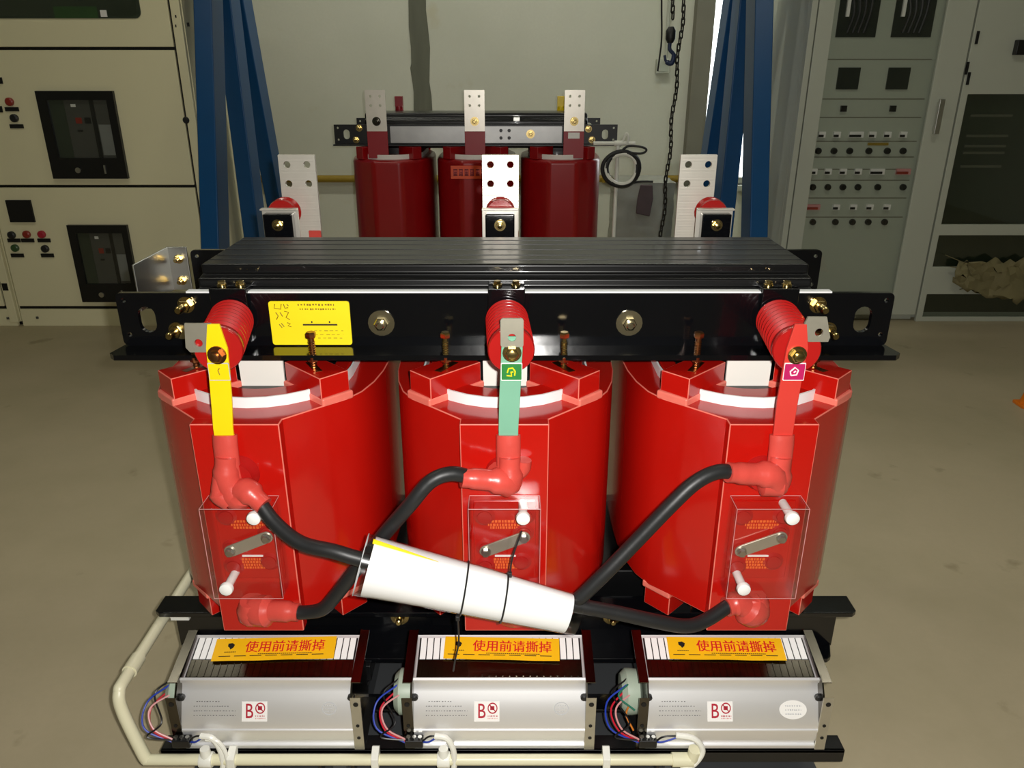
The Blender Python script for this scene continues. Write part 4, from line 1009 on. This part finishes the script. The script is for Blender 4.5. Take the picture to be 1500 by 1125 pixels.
acb_window(r, cx, 54, 133, 190, 261); acb_window(r, cx, 100, 329, 208, 441)
(gX0, gZ0) = plane_pt(-120, 27, DL); gX1 = plane_pt(208, 27, DL)[0]; gX0 = max(gX0, X0c + .06)
gw = MB().prism(rrect(gX0 - cx, gX1 - cx, gZ0, gZ0 + .42, .03), 'y', -.005, -.0005).build('viewing_window', 'glass_interior', r)
MB().prism(rrect(gX0 - cx + .01, gX1 - cx - .01, gZ0 + .01, gZ0 + .41, .025), 'y', -.009, -.007).build('pane', 'pane_glass', gw)
dev(r, cx, 112, 18, .21, .05, 'button_green', 'green_strip', t=.008); dev(r, cx, 153, 20, .030, .030, 'label_white', 'white_tag', t=.010)
dev(r, cx, 273, 176, .017, 0, 'black_rubber', 'door_lock', rnd=1)
dev(r, cx, 276, 36, .010, .018, 'gap_black', 'hinge'); dev(r, cx, 258, 24, .006, .012, 'gap_black', 'screw'); dev(r, cx, 258, 38, .006, .012, 'gap_black', 'screw')
for x, y, m in ((15, 149, 'button_red'), (22, 173, 'black_rubber'), (40, 343, 'button_red'), (62, 343, 'print_crimson'), (18, 344, 'black_rubber'), (23, 363, 'button_green'), (67, 364, 'black_rubber')):
    dev(r, cx, x, y, .020, 0, m, 'push_button', rnd=1, t=.014)
for x, y in ((18, 160), (25, 185), (41, 352), (65, 352), (21, 352), (26, 374), (70, 374)): dev(r, cx, x, y, .068, .020, 'gap_black', 'name_plate')
dev(r, cx, 31, 309, .13, .115, 'gap_black', 'panel_meter', t=.012)
dev(r, cx, 55, 465, .012, .012, 'breaker_grey', 'screw'); 
for xx, yy in ((-2, 118), (-2, 160)): dev(r, cx, xx, yy, .04, .03, 'gap_black', 'name_plate')
r, cx, a, b = switchboard(X0c - 1.15, X0c - .006, 'cream switchgear cabinet at the far left edge beside the glazed one', False)
for i in range(3): MB().box(a + .012, b - .062, .0, .02, zs[i] + .007, zs[i + 1] - .007).build('door', 'cabinet_cream', r, .003)
MB().box(b - .05, b - .004, -.004, .02, .02, 2.2).build('corner_post', 'cabinet_cream', r, .003)
dev(r, cx, 8, 420, .03, .04, 'gap_black', 'hinge'); dev(r, cx, 12, 466, .012, .012, 'breaker_grey', 'screw')

# ------------------------------------------------------------------ grey control cabinets on the right
DR = 4.30
X0r, X1r = 1.478, 2.295
cx = (X0r + X1r) / 2; hw = (X1r - X0r) / 2
r = empty('control_cabinet', (cx, DR, 0)); tag(r, 'grey control cabinet with rows of breakers behind a glass door', 'cabinet', 'grey control cabinets')
MB().box(-hw, hw, .03, .62, .0, 2.2).build('body', 'cabinet_grey', r, .004)
pX0, pX1 = -hw + .115, hw - .19
MB().box(-hw + .02, hw - .02, .02, .032, .05, 2.18).build('mounting_panel', 'cabinet_panel', r)
dr = MB().prism([(-hw + .035, .04), (hw - .004, .04), (hw - .004, 2.19), (-hw + .035, 2.19)], 'y', -.018, .002,
     [[(pX0, .10), (pX0, 2.12), (pX1 + .04, 2.12), (pX1 + .04, .10)]]).build('door', 'cabinet_grey', r, .003)
MB().box(-hw, -hw + .030, -.016, .03, .0, 2.2).build('corner_post', 'cabinet_grey', r, .003)
MB().box(pX0 - .005, pX1 + .045, -.010, -.006, .09, 2.13).build('pane', 'pane_glass', dr)
hp = at(1376, 171, DR - .05)
MB().bar((hp.x - cx, -.045, hp.z - .085), (hp.x - cx, -.045, hp.z + .085), .028, .022, (0, 1, 0)).box(hp.x - cx - .01, hp.x - cx + .01, -.045, -.015, hp.z - .07, hp.z - .05).box(hp.x - cx - .01, hp.x - cx + .01, -.045, -.015, hp.z + .05, hp.z + .07).build('handle', 'steel', dr, .003)
def rdev(x, y, w_, h, m, name, t=.012, rnd=0):
    q = at(x, y, DR + .02); X = q.x - cx; Z = q.z
    if rnd: return MB().lathe([(w_, 0), (w_, t * .6), (w_ * .75, t)], (X, .02, Z), (0, -1, 0), 12).build(name, m, r)
    return MB().box(X - w_ / 2, X + w_ / 2, .02 - t, .0205, Z - h / 2, Z + h / 2).build(name, m, r)
for y in (87, 145, 172, 207, 230, 248, 264, 290, 318): 
    q = at(1250, y, DR + .02); MB().box(pX0 + .005, pX1 + .03, .0185, .0205, q.z - .0025, q.z + .0025).build('panel_seam', 'door_grey', r)
for x in (1258, 1340):
    f = rdev(x, 16, .20, .24, 'display_dark', 'cable_window', .006)
    for k in range(4):
        q = at(x - 12 + 8 * k, 16, DR + .01); MB().tube(cat([(q.x - cx, .011, q.z - .10), (q.x - cx + .02, .009, q.z), (q.x - cx - .01 + .01 * k, .011, q.z + .11)], 5), .007, 6).build('inner_cable', 'black_rubber', f)
    q = at(x - 14, 8, DR); MB().box(q.x - cx - .008, q.x - cx + .008, .0, .012, q.z - .05, q.z + .10).build('white_rod', 'label_white', f)
for x in (1242, 1315): rdev(x, 115, .112, .105, 'display_dark', 'meter', .008)
for x in (1235, 1307): rdev(x, 159, .030, .030, 'black_satin', 'selector', .014)
for y, rows in ((197, ((1203, 0), (1225, 0), (1253, 1), (1277, 0), (1299, 0), (1322, 0))), (251, ((1191, 0), (1212, 0), (1234, 0), (1256, 0), (1284, 1), (1322, 2))), (303, ((1190, 2), (1224, 0), (1249, 0), (1273, 0), (1298, 0)))):
    for x, k in rows:
        f = rdev(x, y, .075 if k else .036, .030, 'label_white' if k < 2 else 'wire_pink', 'circuit_breaker', .016)
        q = at(x, y + 1, DR); MB().box(q.x - cx - (.03 if k else .012), q.x - cx + (.03 if k else .012), -.004, .0045, q.z - .010, q.z + .002).build('toggle', 'button_red' if k == 2 else 'black_satin', f)
for y, xs_ in ((221, (1198, 1221, 1244, 1272, 1299, 1322)), (274, (1190, 1212, 1234, 1256, 1285, 1322)), (325, (1190, 1223, 1248, 1271, 1295))):
    for x in xs_: rdev(x, y, .017, 0, 'black_satin', 'rotary_knob', .022, 1)
rdev(1286, 211, .11, .014, 'yellow_dull', 'caption_strip', .003)
# second cabinet with dark glass, to the right edge
X0s, X1s = X1r + .006, X1r + .95
cx2 = (X0s + X1s) / 2; hw2 = (X1s - X0s) / 2
r2 = empty('control_cabinet', (cx2, DR, 0)); tag(r2, 'grey cabinet with dark glass panels at the right edge', 'cabinet', 'grey control cabinets')
def zz(y): return at(1440, y, DR).z
MB().box(-hw2, hw2, .06, .62, .0, 2.2).build('body', 'cabinet_grey', r2, .004)
MB().box(-hw2 + .01, hw2 - .01, .04, .0605, .04, 2.19).build('inner_panel', 'glass_interior', r2)
fr = MB().prism([(-hw2, .0), (hw2, .0), (hw2, 2.19), (-hw2, 2.19)], 'y', -.016, .006,
     [[(-hw2 + .035, z0), (-hw2 + .035, z1), (hw2 - .035, z1), (hw2 - .035, z0)] for z0, z1 in ((zz(463), zz(430)), (zz(390), zz(344)), (zz(328), zz(138)))]).build('door', 'cabinet_grey', r2, .003)  # plain grey upper door stands in for a pale reflection in its glass
for z0, z1 in ((zz(463), zz(430)), (zz(390), zz(344)), (zz(328), zz(138))):
    MB().box(-hw2 + .03, hw2 - .03, -.008, -.004, z0 - .005, z1 + .005).build('pane', 'pane_dark', fr)
for y in (170, 200, 215, 225, 245): MB().box(-hw2 + .10, -hw2 + .32, .034, .0405, zz(y) - .006, zz(y) + .006).build('shelf_edge', 'door_grey', r2)
for x, y in ((1431, 55), (1418, 115), (1416, 100)):
    q = at(x, y, DR - .016); MB().box(q.x - cx2 - .006, q.x - cx2 + .006, -.024, -.015, q.z - .03, q.z + .03).build('hinge', 'gap_black', fr)
q = at(1494, 68, DR - .02); MB().box(q.x - cx2 - .03, q.x - cx2 + .03, -.05, -.015, q.z - .04, q.z + .03).build('lock_handle', 'black_satin', fr, .004)
# tan reflection in the lower door glass, built as an added crumpled sheet, small orange cone
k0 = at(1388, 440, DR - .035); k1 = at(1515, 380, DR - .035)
kr = empty('tan_reflection', (k0.x, DR - .018, k0.z)); tag(kr, 'tan reflection in the lower door of the dark glass cabinet, built as a crumpled sheet', 'reflection')
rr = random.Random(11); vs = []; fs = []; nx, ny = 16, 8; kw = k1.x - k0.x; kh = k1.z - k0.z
for iy in range(ny + 1):
    for ix in range(nx + 1):
        u, v = ix / nx, iy / ny
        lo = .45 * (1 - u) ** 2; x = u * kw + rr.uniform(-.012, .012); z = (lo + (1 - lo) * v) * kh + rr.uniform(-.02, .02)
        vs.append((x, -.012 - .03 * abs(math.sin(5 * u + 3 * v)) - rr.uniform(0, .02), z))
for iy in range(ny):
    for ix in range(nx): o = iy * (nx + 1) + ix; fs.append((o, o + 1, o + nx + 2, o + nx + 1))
po = MB().add(vs, fs).build('reflection_sheet', 'reflection_tan', kr, sharp=20)
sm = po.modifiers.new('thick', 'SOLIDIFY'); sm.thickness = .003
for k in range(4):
    a = Vector((.06 + .04 * k, -.03, kh * (.9 - .15 * k))); MB().bar(a, a + Vector((-.13, .005, .05 - .03 * k)), .010, .003).build('reflection_strip', 'reflection_tan', kr)
oq = at_z(1502, 598, 0)
ob = empty('orange_cone', (oq.x + .012, oq.y + .02, 0)); tag(ob, 'small orange plastic cone base on the floor at the right edge', 'cone')
MB().prism(rrect(-.03, .05, -.03, .05, .008), 'z', 0, .012).build('base', 'orange_plastic', ob, .002)
MB().lathe([(.03, 0), (.024, .03), (.012, .08), (.008, .085)], (.01, .01, .011), (0, 0, 1), 18).build('cone', 'orange_plastic', ob)
